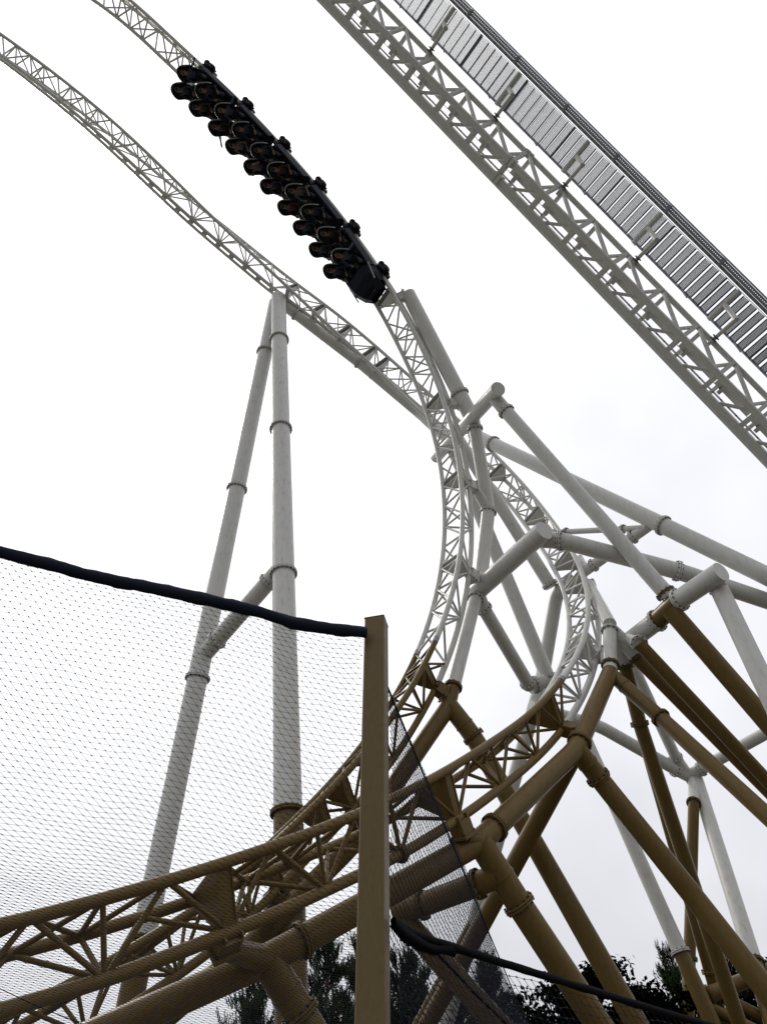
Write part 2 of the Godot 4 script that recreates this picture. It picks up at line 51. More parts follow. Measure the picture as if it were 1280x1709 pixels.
	["steel_column", "dark brown leg with collar from the white curve foot to the right", "steel column", "steel legs of the coaster", [["pipe", "b", 0.18, [5.892, 14.22, -16.074, 6.669, 12.666, -15.748, 11.243, 0, -11.664]]], [[6.68, 12.634, -15.738, 0.325, -0.9, 0.29, 0.18, "b", false], [6.136, 13.734, -15.972, 0.439, -0.879, 0.184, 0.18, "b", true]]],
	["steel_column", "thick brown leg crossing all the others at the lower right", "steel column", "steel legs of the coaster", [["pipe", "b", 0.22, [4.267, 11.254, -14.942, 4.77, 10.828, -15.449, 6.363, 8.55, -16.143, 10.502, 0, -16.123]]], [[4.741, 10.853, -15.42, 0.605, -0.512, -0.61, 0.22, "b", false], [4.508, 11.05, -15.185, 0.605, -0.512, -0.61, 0.22, "b", true]]],
	["steel_column", "thick brown leg with flange right of the fence post", "steel column", "steel legs of the coaster", [["pipe", "b", 0.235, [1.746, 8.463, -13.601, 2.435, 7.582, -14.184, 8.679, 0, -19.393]]], [[2.416, 7.606, -14.168, 0.546, -0.699, -0.463, 0.235, "b", false], [2.122, 7.982, -13.92, 0.546, -0.699, -0.463, 0.235, "b", true]]],
	["steel_column", "stout brown leg with collar at the bottom below the net", "steel column", "steel legs of the coaster", [["pipe", "b", 0.235, [-1.717, 6.024, -12.307, -1.222, 5.492, -12.786, 3.526, 0, -16.6]]], [[-1.21, 5.478, -12.796, 0.579, -0.67, -0.465, 0.235, "b", false], [-1.415, 5.699, -12.6, 0.568, -0.612, -0.55, 0.235, "b", true]]],
	["steel_column", "brown leg slanting down left behind the flanged leg", "steel column", "steel legs of the coaster", [["pipe", "b", 0.21, [4.286, 11.377, -15.418, -6.195, 0, -35.012]]], []],
	["cross_beam", "brown beam seen through the net joining two brown legs", "cross beam", "cross beams", [["pipe", "b", 0.21, [0.25, 7.902, -15.203, 0.73, 7.902, -14.892, 1.733, 7.934, -14.076, 2.044, 7.971, -13.876]]], [[0.73, 7.902, -14.892, 0.838, 0, 0.545, 0.21, "b", false], [1.703, 7.933, -14.101, 0.776, 0.025, 0.63, 0.21, "b", false]]],
	["steel_column", "brown leg behind the net with a tattered cord along it", "steel column", "steel legs of the coaster", [["pipe", "b", 0.21, [0.273, 7.887, -15.221, 7.953, 0, -16.343]]], []],
	["steel_column", "brown pipe slanting low behind the fence post", "steel column", "steel legs of the coaster", [["pipe", "b", 0.18, [2.28, 9.792, -20.574, -5.29, 0, -28.011]]], []],
]
const LIFT := [-2.238, 36.23, -3.845, 0.63, -0.62, -0.467, 0.595, 0, 0.804, 0.498, 0.784, -0.369, 9.931]
const ARMS := [0.816, 4.491, 8.13, 11.763, 15.439, 19.193, 22.869]
const TRAIN := [14.4, 29.1]
const POST := [-0.047, -3.802, -0.236, 4.997]
const ROPE_L := [-4.156, 4.837, -2.334, -3.234, 4.837, -2.663, -2.204, 4.837, -3.015, -1.7, 4.837, -3.213, -1.264, 4.837, -3.35, -0.811, 4.837, -3.503, -0.525, 4.837, -3.629, -0.106, 4.837, -3.714]
const SIDE := [0.02, 4.52, -3.83, 2.415, 4.52, -13.029]
const ROPE_R := [0.045, 3.135, -3.808, 0.174, 3.135, -3.973, 0.358, 3.135, -4.117, 0.82, 3.135, -4.463, 1.183, 3.135, -4.731, 1.874, 3.135, -5.227, 2.609, 3.135, -5.718]
const CORD := [0.178, 3.153, -4.061, 0.302, 3.305, -4.657, 0.573, 3.388, -5.492, 0.863, 3.425, -6.226, 1.219, 3.414, -7.018]
const WIRE := [-3.704, 4.138, -7.243, -3.242, 3.989, -7.265, -2.893, 3.862, -7.261, -2.504, 3.738, -7.253, -2.03, 3.583, -7.282]
const TWINE := [0.091, 3.117, -3.886, 0.113, 3.065, -3.917, 0.118, 3.013, -3.916, 0.137, 2.979, -3.957]
const TREES := [
	["pine_tree", "dark pine low at the bottom left of the stout brown leg", -4.347, -29.683, 11.696, 0.3, 0, "trees beyond the coaster"],
	["pine_tree", "tall dark pine right of the stout brown leg behind the net", -1.916, -28.937, 12.194, 1.2, 1, "trees beyond the coaster"],
	["pine_tree", "pine whose branch tips show just left of the fence post", -0.88, -33.989, 14.044, 2, 0, "trees beyond the coaster"],
	["pine_tree", "pine just right of the fence post below the rope end", 0.753, -32.991, 13.331, 3.4, 1, "trees beyond the coaster"],
	["pine_tree", "small pine top between the fence post and the corded leg", 1.513, -35.968, 13.651, 4.1, 0, "trees beyond the coaster"],
	["pine_tree", "pine behind the dark edge on net", 3.943, -31.756, 12.686, 5, 1, "trees beyond the coaster"],
	["pine_tree", "low pine left of the corded brown leg", 3.413, -37.846, 13.808, 0.9, 0, "trees beyond the coaster"],
	["broadleaf_tree", "round leafy tree under the rope between two thick brown legs", 5.158, -25.483, 10.529, 0.4, 0, "trees beyond the coaster"],
	["broadleaf_tree", "leafy tree just left of the long brown leg by the rope", 6.915, -27.133, 11.002, 1.8, 1, "trees beyond the coaster"],
	["broadleaf_tree", "leafy tree right of the long brown leg below the small pine", 8.041, -25.775, 10.236, 2.9, 0, "trees beyond the coaster"],
	["pine_tree", "small pine with bare pointed top before the bolted brown foot", 12.909, -37.86, 15.062, 2.2, 0, "trees beyond the coaster"],
	["pine_tree", "pine behind the brown leg feet at the lower right", 14.553, -35.103, 13.809, 0.2, 1, "trees beyond the coaster"],
	["broadleaf_tree", "leafy tree at the right picture edge behind the feet", 16.474, -36.45, 14.466, 4.4, 1, "trees beyond the coaster"],
	["broadleaf_tree", "low leafy tree behind the tower foot at the lower left", -6.09, -29.375, 9.852, 3, 1, "trees beyond the coaster"],
]
const LOOKS := [[Color(0.03, 0.035, 0.06), Color(0.03, 0.035, 0.05), Color(0.02, 0.015, 0.01), 0], [Color(0.07, 0.03, 0.03), Color(0.025, 0.03, 0.045), Color(0.03, 0.02, 0.012), 0], [Color(0.02, 0.02, 0.022), Color(0.04, 0.04, 0.045), Color(0.05, 0.035, 0.02), 1], [Color(0.03, 0.05, 0.06), Color(0.02, 0.025, 0.04), Color(0.02, 0.016, 0.012), 0], [Color(0.11, 0.105, 0.1), Color(0.03, 0.03, 0.035), Color(0.03, 0.02, 0.015), 2], [Color(0.05, 0.06, 0.1), Color(0.05, 0.055, 0.07), Color(0.09, 0.06, 0.03), 3], [Color(0.14, 0.13, 0.12), Color(0.02, 0.025, 0.05), Color(0.03, 0.02, 0.015), 0]]
const RIDERS := [
	[0, "rider in dark navy top, left seat of the second last row", 0.106],
	[1, "rider in dark red top, right seat of the second last row", 0.003],
	[5, "rider in blue top with one arm out, left seat of the last row", 0.114],
	[3, "rider in dark teal top, right seat of the last row", -0.101],
	[0, "rider in dark navy top, left seat of the fourth last row", 0.026],
	[6, "rider in pale grey top, right seat of the fourth last row", -0.03],
	[5, "rider in blue top with one arm out, left seat of the third last row", 0.072],
	[2, "rider in black top with one arm out, right seat of the third last row", -0.078],
	[1, "rider in dark red top, left seat of the fifth row", 0.089],
	[0, "rider in dark navy top, right seat of the fifth row", 0.011],
	[3, "rider in dark teal top, left seat of the fifth last row", 0.097],
	[4, "rider in grey top with raised arms, right seat of the fifth last row", -0.005],
	[0, "rider in dark navy top, left seat of the third row", -0.017],
	[3, "rider in dark teal top, right seat of the third row", 0.069],
	[6, "rider in pale grey top, left seat of the fourth row", 0.116],
	[1, "rider in dark red top, right seat of the fourth row", -0.031],
	[5, "rider in blue top with one arm out, left seat of the front row", 0.113],
	[0, "rider in dark navy top, right seat of the front row", 0.103],
	[2, "rider in black top with one arm out, left seat of the second row", -0.077],
	[3, "rider in dark teal top, right seat of the second row", 0.026]
]

class MB:
	var v := PackedVector3Array()
	var n := PackedVector3Array()
	var c := PackedColorArray()
	var ix := PackedInt32Array()
	var tint := Color(1, 1, 1)
	var use_c := false
	func vert(p: Vector3, q: Vector3) -> int:
		v.push_back(p)
		n.push_back(q)
		if use_c:
			c.push_back(tint)
		return v.size() - 1
	func tri(a: int, b: int, d: int) -> void:
		ix.push_back(a)
		ix.push_back(b)
		ix.push_back(d)
	func flat(p: Array) -> void:
		# a flat convex polygon; p runs counter-clockwise seen from outside
		var q: Vector3 = (p[1] - p[0]).cross(p[2] - p[0]).normalized()
		var k := []
		for e in p:
			k.push_back(vert(e, q))
		for i in range(1, p.size() - 1):
			tri(k[0], k[i + 1], k[i])
	func box(o: Vector3, b: Basis, s: Vector3) -> void:
		var x := b.x * s.x * 0.5
		var y := b.y * s.y * 0.5
		var z := b.z * s.z * 0.5
		flat([o + x - y + z, o + x - y - z, o + x + y - z, o + x + y + z])
		flat([o - x - y - z, o - x - y + z, o - x + y + z, o - x + y - z])
		flat([o - x + y + z, o + x + y + z, o + x + y - z, o - x + y - z])
		flat([o - x - y - z, o + x - y - z, o + x - y + z, o - x - y + z])
		flat([o - x - y + z, o + x - y + z, o + x + y + z, o - x + y + z])
		flat([o + x - y - z, o - x - y - z, o - x + y - z, o + x + y - z])
	func bar(a: Vector3, b: Vector3, up: Vector3, w: float, h: float) -> void:
		# box beam from a to b with its width across and its height along up
		var z := (b - a).normalized()
		var x := up.cross(z).normalized()
		var y := z.cross(x)
		box((a + b) * 0.5, Basis(x, y, z), Vector3(w, h, a.distance_to(b)))
	func chan(a: Vector3, b: Vector3, up: Vector3, w: float, h: float, ch: float) -> void:
		# box beam with chamfered edges
		var z := (b - a).normalized()
		var x := up.cross(z).normalized()
		var y := z.cross(x)
		var pr := [Vector2(w / 2 - ch, -h / 2), Vector2(w / 2, -h / 2 + ch), Vector2(w / 2, h / 2 - ch), Vector2(w / 2 - ch, h / 2), Vector2(-w / 2 + ch, h / 2), Vector2(-w / 2, h / 2 - ch), Vector2(-w / 2, -h / 2 + ch), Vector2(-w / 2 + ch, -h / 2)]
		var ea := []
		var eb := []
		for q in pr:
			ea.push_back(a + x * q.x + y * q.y)
			eb.push_back(b + x * q.x + y * q.y)
		for i in 8:
			var j := (i + 1) % 8
			flat([ea[i], ea[j], eb[j], eb[i]])
		flat(eb)
		ea.reverse()
		flat(ea)
	func tube(p: PackedVector3Array, r: float, sides: int, cap := true, r1 := -1.0) -> void:
		if r1 < 0.0:
			r1 = r
		var m := p.size()
		var t0 := (p[1] - p[0]).normalized()
		var u := t0.cross(Vector3.UP if absf(t0.y) < 0.9 else Vector3.RIGHT).normalized()
		var first := 0
		for i in m:
			var ta := (p[i] - p[maxi(i - 1, 0)]) if i > 0 else (p[1] - p[0])
			var tb := (p[mini(i + 1, m - 1)] - p[i]) if i < m - 1 else ta
			ta = ta.normalized()
			tb = tb.normalized()
			var t := (ta + tb).normalized()
			u = (u - t * u.dot(t)).normalized()
			var w := t.cross(u)
			var rr := lerpf(r, r1, float(i) / float(m - 1))
			var st := 1.0 / maxf(0.5, t.dot(tb))
			var bend := tb - ta
			var bl := bend.length()
			for k in sides:
				var a := TAU * k / sides
				var d := u * cos(a) + w * sin(a)
				var e := d
				if bl > 0.02:
					var bn := bend / bl
					e = d + bn * (d.dot(bn) * (st - 1.0))
				var id := vert(p[i] + e * rr, d)
				if i == 0 and k == 0:
					first = id
		for i in m - 1:
			for k in sides:
				var a := first + i * sides + k
				var b := first + i * sides + (k + 1) % sides
				tri(a, a + sides, b)
				tri(b, a + sides, b + sides)
		if cap:
			for e in 2:
				var base := first + (m - 1) * sides * e
				var q := (p[m - 1] - p[m - 2]).normalized() if e == 1 else (p[0] - p[1]).normalized()
				var o := vert(p[(m - 1) * e], q)
				var ring := []
				for k in sides:
					ring.push_back(vert(v[base + k], q))
				for k in sides:
					if e == 1:
						tri(o, ring[(k + 1) % sides], ring[k])
					else:
						tri(o, ring[k], ring[(k + 1) % sides])
	func lathe(o: Vector3, b: Basis, prof: Array, sides: int) -> void:
		# prof: [radius, height along b.y], bottom to top outside; flat shaded bands
		for i in prof.size() - 1:
			var r0: float = prof[i][0]
			var h0: float = prof[i][1]
			var r1: float = prof[i + 1][0]
			var h1: float = prof[i + 1][1]
			var nr := h1 - h0
			var nh := r0 - r1
			var s := v.size()
			for k in sides:
				var a := TAU * k / sides
				var d := b.x * cos(a) + b.z * sin(a)
				var q := (d * nr + b.y * nh).normalized()
				vert(o + d * r0 + b.y * h0, q)
				vert(o + d * r1 + b.y * h1, q)
			for k in sides:
				var a := s + k * 2
				var e := s + ((k + 1) % sides) * 2
				tri(a, e, a + 1)
				tri(e, e + 1, a + 1)
	func mesh(mat: Material = null) -> ArrayMesh:
		var arr := []
		arr.resize(Mesh.ARRAY_MAX)
		arr[Mesh.ARRAY_VERTEX] = v
		arr[Mesh.ARRAY_NORMAL] = n
		if use_c:
			arr[Mesh.ARRAY_COLOR] = c
		arr[Mesh.ARRAY_INDEX] = ix
		var am := ArrayMesh.new()
		am.add_surface_from_arrays(Mesh.PRIMITIVE_TRIANGLES, arr)
		if mat:
			am.surface_set_material(0, mat)
		return am

var M := {}
var used := {}
var flange_cache := {}
var rng := RandomNumberGenerator.new()

func numbered(called: String) -> String:
	var k: int = used.get(called, 0)
	used[called] = k + 1
	return called if k == 0 else "%s_%03d" % [called, k]

func tag(o: Node, label: String, category: String, group := "", kind := "") -> void:
	if label:
		o.set_meta("label", label)
	if category:
		o.set_meta("category", category)
	if group:
		o.set_meta("group", group)
	if kind:
		o.set_meta("kind", kind)

func thing(called: String, label: String, category: String, at := Vector3.ZERO, group := "") -> Node3D:
	var o := Node3D.new()
	o.name = numbered(called)
	add_child(o)
	o.position = at
	tag(o, label, category, group)
	return o

func part(parent: Node3D, called: String, m: Mesh, mat: Material, at := Transform3D()) -> MeshInstance3D:
	var o := MeshInstance3D.new()
	o.name = called
	o.mesh = m
	if mat:
		o.material_override = mat
	parent.add_child(o, true)
	o.transform = at
	return o

func v3(a: Array, i: int) -> Vector3:
	return Vector3(a[i * 3], a[i * 3 + 1], a[i * 3 + 2])

func along(d: Vector3) -> Basis:
	# a basis whose y axis runs along d
	var y := d.normalized()
	var x := y.cross(Vector3.UP if absf(y.y) < 0.9 else Vector3.RIGHT).normalized()
	return Basis(x, y, x.cross(y))

# ---------------------------------------------------------------- materials
func noise_tex(sd: int, freq: float, ramp: Array, size := 512, octaves := 4, as_normal := false, bump := 2.0) -> NoiseTexture2D:
	var f := FastNoiseLite.new()
	f.seed = sd
	f.frequency = freq
	f.fractal_octaves = octaves
	f.noise_type = FastNoiseLite.TYPE_SIMPLEX_SMOOTH
	var t := NoiseTexture2D.new()
	t.width = size
	t.height = size
	t.seamless = true
	t.noise = f
	if as_normal:
		t.as_normal_map = true
		t.bump_strength = bump
	else:
		var g := Gradient.new()
		var offs := PackedFloat32Array()
		var cols := PackedColorArray()
		for r in ramp:
			offs.push_back(r[0])
			cols.push_back(r[1])
		g.offsets = offs
		g.colors = cols
		t.color_ramp = g
	return t

func lin(r: float, g: float, b: float) -> Color:
	return Color(r, g, b).linear_to_srgb()

func mat(tex: Texture2D, col: Color, rough: float, scale: float, nrm: Texture2D = null, ns := 0.3) -> StandardMaterial3D:
	var m := StandardMaterial3D.new()
	m.albedo_color = col
	if tex:
		m.albedo_texture = tex
		m.uv1_triplanar = true
		m.uv1_world_triplanar = true
		m.uv1_scale = Vector3.ONE * scale
	m.roughness = rough
	m.metallic_specular = 0.3
	if nrm:
		m.normal_enabled = true
		m.normal_texture = nrm
		m.normal_scale = ns
	return m

func paint(sd: int, base: Color, dirt: Color, scale: float, rough: float) -> StandardMaterial3D:
	var a := base
	var d := dirt
	var t := noise_tex(sd, 0.012, [[0.0, d], [0.18, a.lerp(d, 0.5)], [0.3, a.lerp(d, 0.16)], [0.44, a.lerp(d, 0.05)], [0.6, a], [1.0, a.lightened(0.03)]], 1024, 7)
	var m := mat(t, Color.WHITE, rough, scale, noise_tex(sd + 7, 0.06, [], 256, 3, true, 1.5), 0.12)
	var rt := noise_tex(sd + 3, 0.02, [[0.0, Color(0.6, 0.6, 0.6)], [1.0, Color(1, 1, 1)]], 256, 4)
	m.roughness_texture = rt
	m.uv1_scale = Vector3(scale * 1.7, scale * 0.45, scale * 1.7)
	return m

func make_materials() -> void:
	M.w = paint(11, lin(0.612, 0.612, 0.59), lin(0.44, 0.40, 0.32), 0.35, 0.38)
	M.b = paint(23, lin(0.146, 0.095, 0.030), lin(0.088, 0.056, 0.020), 0.5, 0.42)
	M.lift = M.w
	M.bolt = mat(null, lin(0.05, 0.05, 0.05), 0.45, 1.0)
	M.bolt.metallic = 0.6
	M.zinc = mat(noise_tex(41, 0.05, [[0.0, lin(0.24, 0.25, 0.30)], [1.0, lin(0.36, 0.37, 0.42)]], 256, 3), Color.WHITE, 0.5, 1.5)
	M.zinc.metallic = 0.3
	M.post = paint(53, lin(0.120, 0.084, 0.032), lin(0.098, 0.068, 0.026), 2.2, 0.5)
	M.net = mat(null, lin(0.03, 0.03, 0.045), 0.8, 1.0)
	M.rope = mat(noise_tex(61, 0.08, [[0.0, lin(0.013, 0.016, 0.028)], [1.0, lin(0.022, 0.026, 0.042)]], 256, 4), Color.WHITE, 0.7, 6.0, noise_tex(62, 0.09, [], 256, 3, true, 4.0), 0.6)
	M.rope.metallic_specular = 0.12
	M.cord = mat(noise_tex(65, 0.08, [[0.0, lin(0.006, 0.006, 0.008)], [1.0, lin(0.016, 0.015, 0.018)]], 256, 4), Color.WHITE, 0.75, 6.0, noise_tex(66, 0.09, [], 256, 3, true, 4.0), 0.6)
	M.cord.metallic_specular = 0.12
	M.grating = mat(noise_tex(67, 0.05, [[0.0, lin(0.075, 0.08, 0.105)], [1.0, lin(0.13, 0.135, 0.165)]], 256, 3), Color.WHITE, 0.55, 1.5)
	M.black = mat(noise_tex(71, 0.03, [[0.0, lin(0.012, 0.014, 0.022)], [1.0, lin(0.022, 0.025, 0.038)]], 256, 3), Color.WHITE, 0.5, 2.0)
	M.black.metallic_specular = 0.2
	M.rubber = mat(null, lin(0.014, 0.014, 0.016), 0.75, 1.0)
	M.rim = mat(null, lin(0.26, 0.28, 0.25), 0.3, 1.0)
	M.shell = mat(null, lin(0.024, 0.029, 0.045), 0.35, 1.0)
	M.ground = mat(noise_tex(81, 0.01, [[0.0, lin(0.07, 0.072, 0.055)], [0.5, lin(0.115, 0.112, 0.095)], [1.0, lin(0.16, 0.155, 0.14)]], 512, 5), Color.WHITE, 0.95, 0.08)
	M.bark = mat(noise_tex(91, 0.05, [[0.0, lin(0.05, 0.035, 0.025)], [1.0, lin(0.14, 0.10, 0.07)]], 256, 4), Color.WHITE, 0.9, 1.2)
	for k in [["needle", lin(0.030, 0.048, 0.026)], ["leaf", lin(0.045, 0.068, 0.022)]]:
		var m := StandardMaterial3D.new()
		m.albedo_color = Color.WHITE
		m.vertex_color_use_as_albedo = true
		m.roughness = 0.6
		m.cull_mode = BaseMaterial3D.CULL_DISABLED
		m.backlight_enabled = true
		m.backlight = k[1] * 1.8
		M[k[0]] = m
	var pm := StandardMaterial3D.new()
	pm.vertex_color_use_as_albedo = true
	pm.roughness = 0.8
	M.person = pm

# ---------------------------------------------------------------- sky and light
func make_sky() -> void:
	var cam := Camera3D.new()
	cam.name = "camera"
	cam.position = Vector3(0, 1.6, 0)
	cam.rotation_degrees = Vector3(50, 0, 0)
	cam.fov = 67.33
	cam.near = 0.05
	cam.far = 2000.0
	add_child(cam)
	cam.current = true
	# an overcast sky: an even bright layer with soft thicker cloud, brighter round the hidden sun
	var w := 512
	var h := 256
	var f := FastNoiseLite.new()
	f.seed = 5
	f.frequency = 1.3
	f.fractal_octaves = 5
	var sun_to := SUN_TO.normalized()
	var img := Image.create(w, h, false, Image.FORMAT_RGBF)
	for y in h:
		var el := (0.5 - (y + 0.5) / h) * PI
		for x in w:
			var az := (x + 0.5) / w * TAU
			var d := Vector3(sin(az) * cos(el), sin(el), -cos(az) * cos(el))
			var cl := f.get_noise_3dv(Vector3(d.x, d.y * 1.4, d.z) * 1.6)
			var near_sun := maxf(0.0, d.dot(sun_to))
			var lum := 0.96 * (0.60 + 0.40 * maxf(0.0, d.y)) + 0.44 * pow(near_sun, 2.6) + 0.17 * cl + 0.04 * f.get_noise_3dv(d * 6.0)
			var warm := clampf((lum - 0.7) * 1.6, 0.0, 1.0)
			var col := Color(lum * lerpf(0.95, 1.0, warm), lum * lerpf(0.965, 1.0, warm), lum * lerpf(1.03, 1.0, warm))
			if d.y < 0.0:
				col = col.lerp(Color(0.25, 0.26, 0.24), clampf(-d.y * 8.0, 0.0, 1.0))
			img.set_pixel(x, y, col)
	var pan := PanoramaSkyMaterial.new()
	pan.panorama = ImageTexture.create_from_image(img)
	pan.energy_multiplier = 1.0
	var sky := Sky.new()
	sky.sky_material = pan
	var env := Environment.new()
	env.background_mode = Environment.BG_SKY
	env.sky = sky
	env.background_energy_multiplier = 1.0
	env.tonemap_mode = Environment.TONE_MAPPER_LINEAR
	env.tonemap_exposure = 1.06
	env.sdfgi_enabled = true
	env.ssao_enabled = true
	env.ssil_enabled = true
	var we := WorldEnvironment.new()
	we.name = "world_environment"
	we.environment = env
	add_child(we)
	var sun := DirectionalLight3D.new()
	sun.name = "sun"
	sun.light_energy = 0.35
	sun.light_angular_distance = 14.0
	sun.light_color = Color(1.0, 0.97, 0.92)
	sun.shadow_enabled = true
	add_child(sun)
	sun.look_at_from_position(sun_to * 50.0, Vector3.ZERO, Vector3.UP)

const SUN_TO := Vector3(-0.52, 0.76, -0.38)

# ---------------------------------------------------------------- pipes
func round_path(p: PackedVector3Array, r: float) -> PackedVector3Array:
	var out := PackedVector3Array()
	out.push_back(p[0])
	for i in range(1, p.size() - 1):
		var a := p[i - 1] - p[i]
		var b := p[i + 1] - p[i]
		var ang := PI - a.angle_to(b)
		if ang < 0.06:
			out.push_back(p[i])
			continue
		var k := minf(r * 1.6, minf(a.length(), b.length()) * 0.45)
		var s := p[i] + a.normalized() * k
		var e := p[i] + b.normalized() * k
		for j in 7:
			var t := j / 6.0
			out.push_back(s.lerp(p[i], t).lerp(p[i].lerp(e, t), t))
	out.push_back(p[p.size() - 1])
	return out

func flange(parent: Node3D, at: Vector3, dir: Vector3, r: float, key: String) -> void:
	var id := "%.3f" % r
	if not flange_cache.has(id):
		var mb := MB.new()
		var ro := r + maxf(0.06, r * 0.24)
		var th := 0.026 + r * 0.05
		for s in [-1.0, 1.0]:
			var a: float = 0.006 if s > 0 else -th - 0.006
			mb.lathe(Vector3.ZERO, Basis(), [[r * 0.9, a], [ro - 0.008, a], [ro, a + 0.008], [ro, a + th - 0.008], [ro - 0.008, a + th], [r * 0.9, a + th]], 36)
		mb.lathe(Vector3.ZERO, Basis(), [[ro - 0.03, -0.006], [ro - 0.03, 0.006]], 36)
		var bb := MB.new()
		var nb := int(clampf(round(TAU * r / 0.125), 8, 22))
		for k in nb:
			var a := TAU * k / nb
			var o := Vector3(cos(a), 0, sin(a)) * (r + (ro - r) * 0.55)
			bb.lathe(o, Basis(), [[0.0, -th - 0.034], [0.021, -th - 0.034], [0.021, th + 0.034], [0.0, th + 0.034]], 6)
		flange_cache[id] = [mb.mesh(), bb.mesh()]
	var tr := Transform3D(along(dir), at)
	var fl := part(parent, "flange", flange_cache[id][0], M[key], tr)
	part(fl, "bolts", flange_cache[id][1], M.bolt)

func make_supports() -> void:
	for d in SUPPORTS:
		var first: Array = d[4][0][3]
		var last: Array = d[4][d[4].size() - 1][3]
		var base := v3(last, last.size() / 3 - 1)
		var t := thing(d[0], d[1], d[2], base, d[3])
		for s in d[4]:
			var pts := PackedVector3Array()
			for i in s[3].size() / 3:
				pts.push_back(v3(s[3], i) - base)
			var mb := MB.new()
			mb.tube(round_path(pts, s[2]), s[2], 32)
			part(t, s[0], mb.mesh(), M[s[1]])
		for f in d[5]:
			if f[8]:
				var ring := MB.new()
				var fr: float = f[6]
				ring.lathe(Vector3(f[0], f[1], f[2]) - base, along(Vector3(f[3], f[4], f[5])), [[fr * 0.97, -0.03], [fr + 0.014, -0.022], [fr + 0.014, 0.022], [fr * 0.97, 0.03]], 32)
				part(t, "weld_ring", ring.mesh(), M[f[7]])
				continue
			flange(t, Vector3(f[0], f[1], f[2]) - base, Vector3(f[3], f[4], f[5]), f[6], f[7])

# ---------------------------------------------------------------- track
const RAIL := 0.080
const SPINE := 0.088
const STRUT := 0.036

func smooth(p: Array, sub: int) -> PackedVector3Array:
	var out := PackedVector3Array()
	for i in p.size() - 1:
		var a: Vector3 = p[maxi(i - 1, 0)]
		var b: Vector3 = p[i]
		var c: Vector3 = p[i + 1]
		var d: Vector3 = p[mini(i + 2, p.size() - 1)]
		for j in sub:
			out.push_back(b.cubic_interpolate(c, a, d, float(j) / sub))
	out.push_back(p[p.size() - 1])
	return out

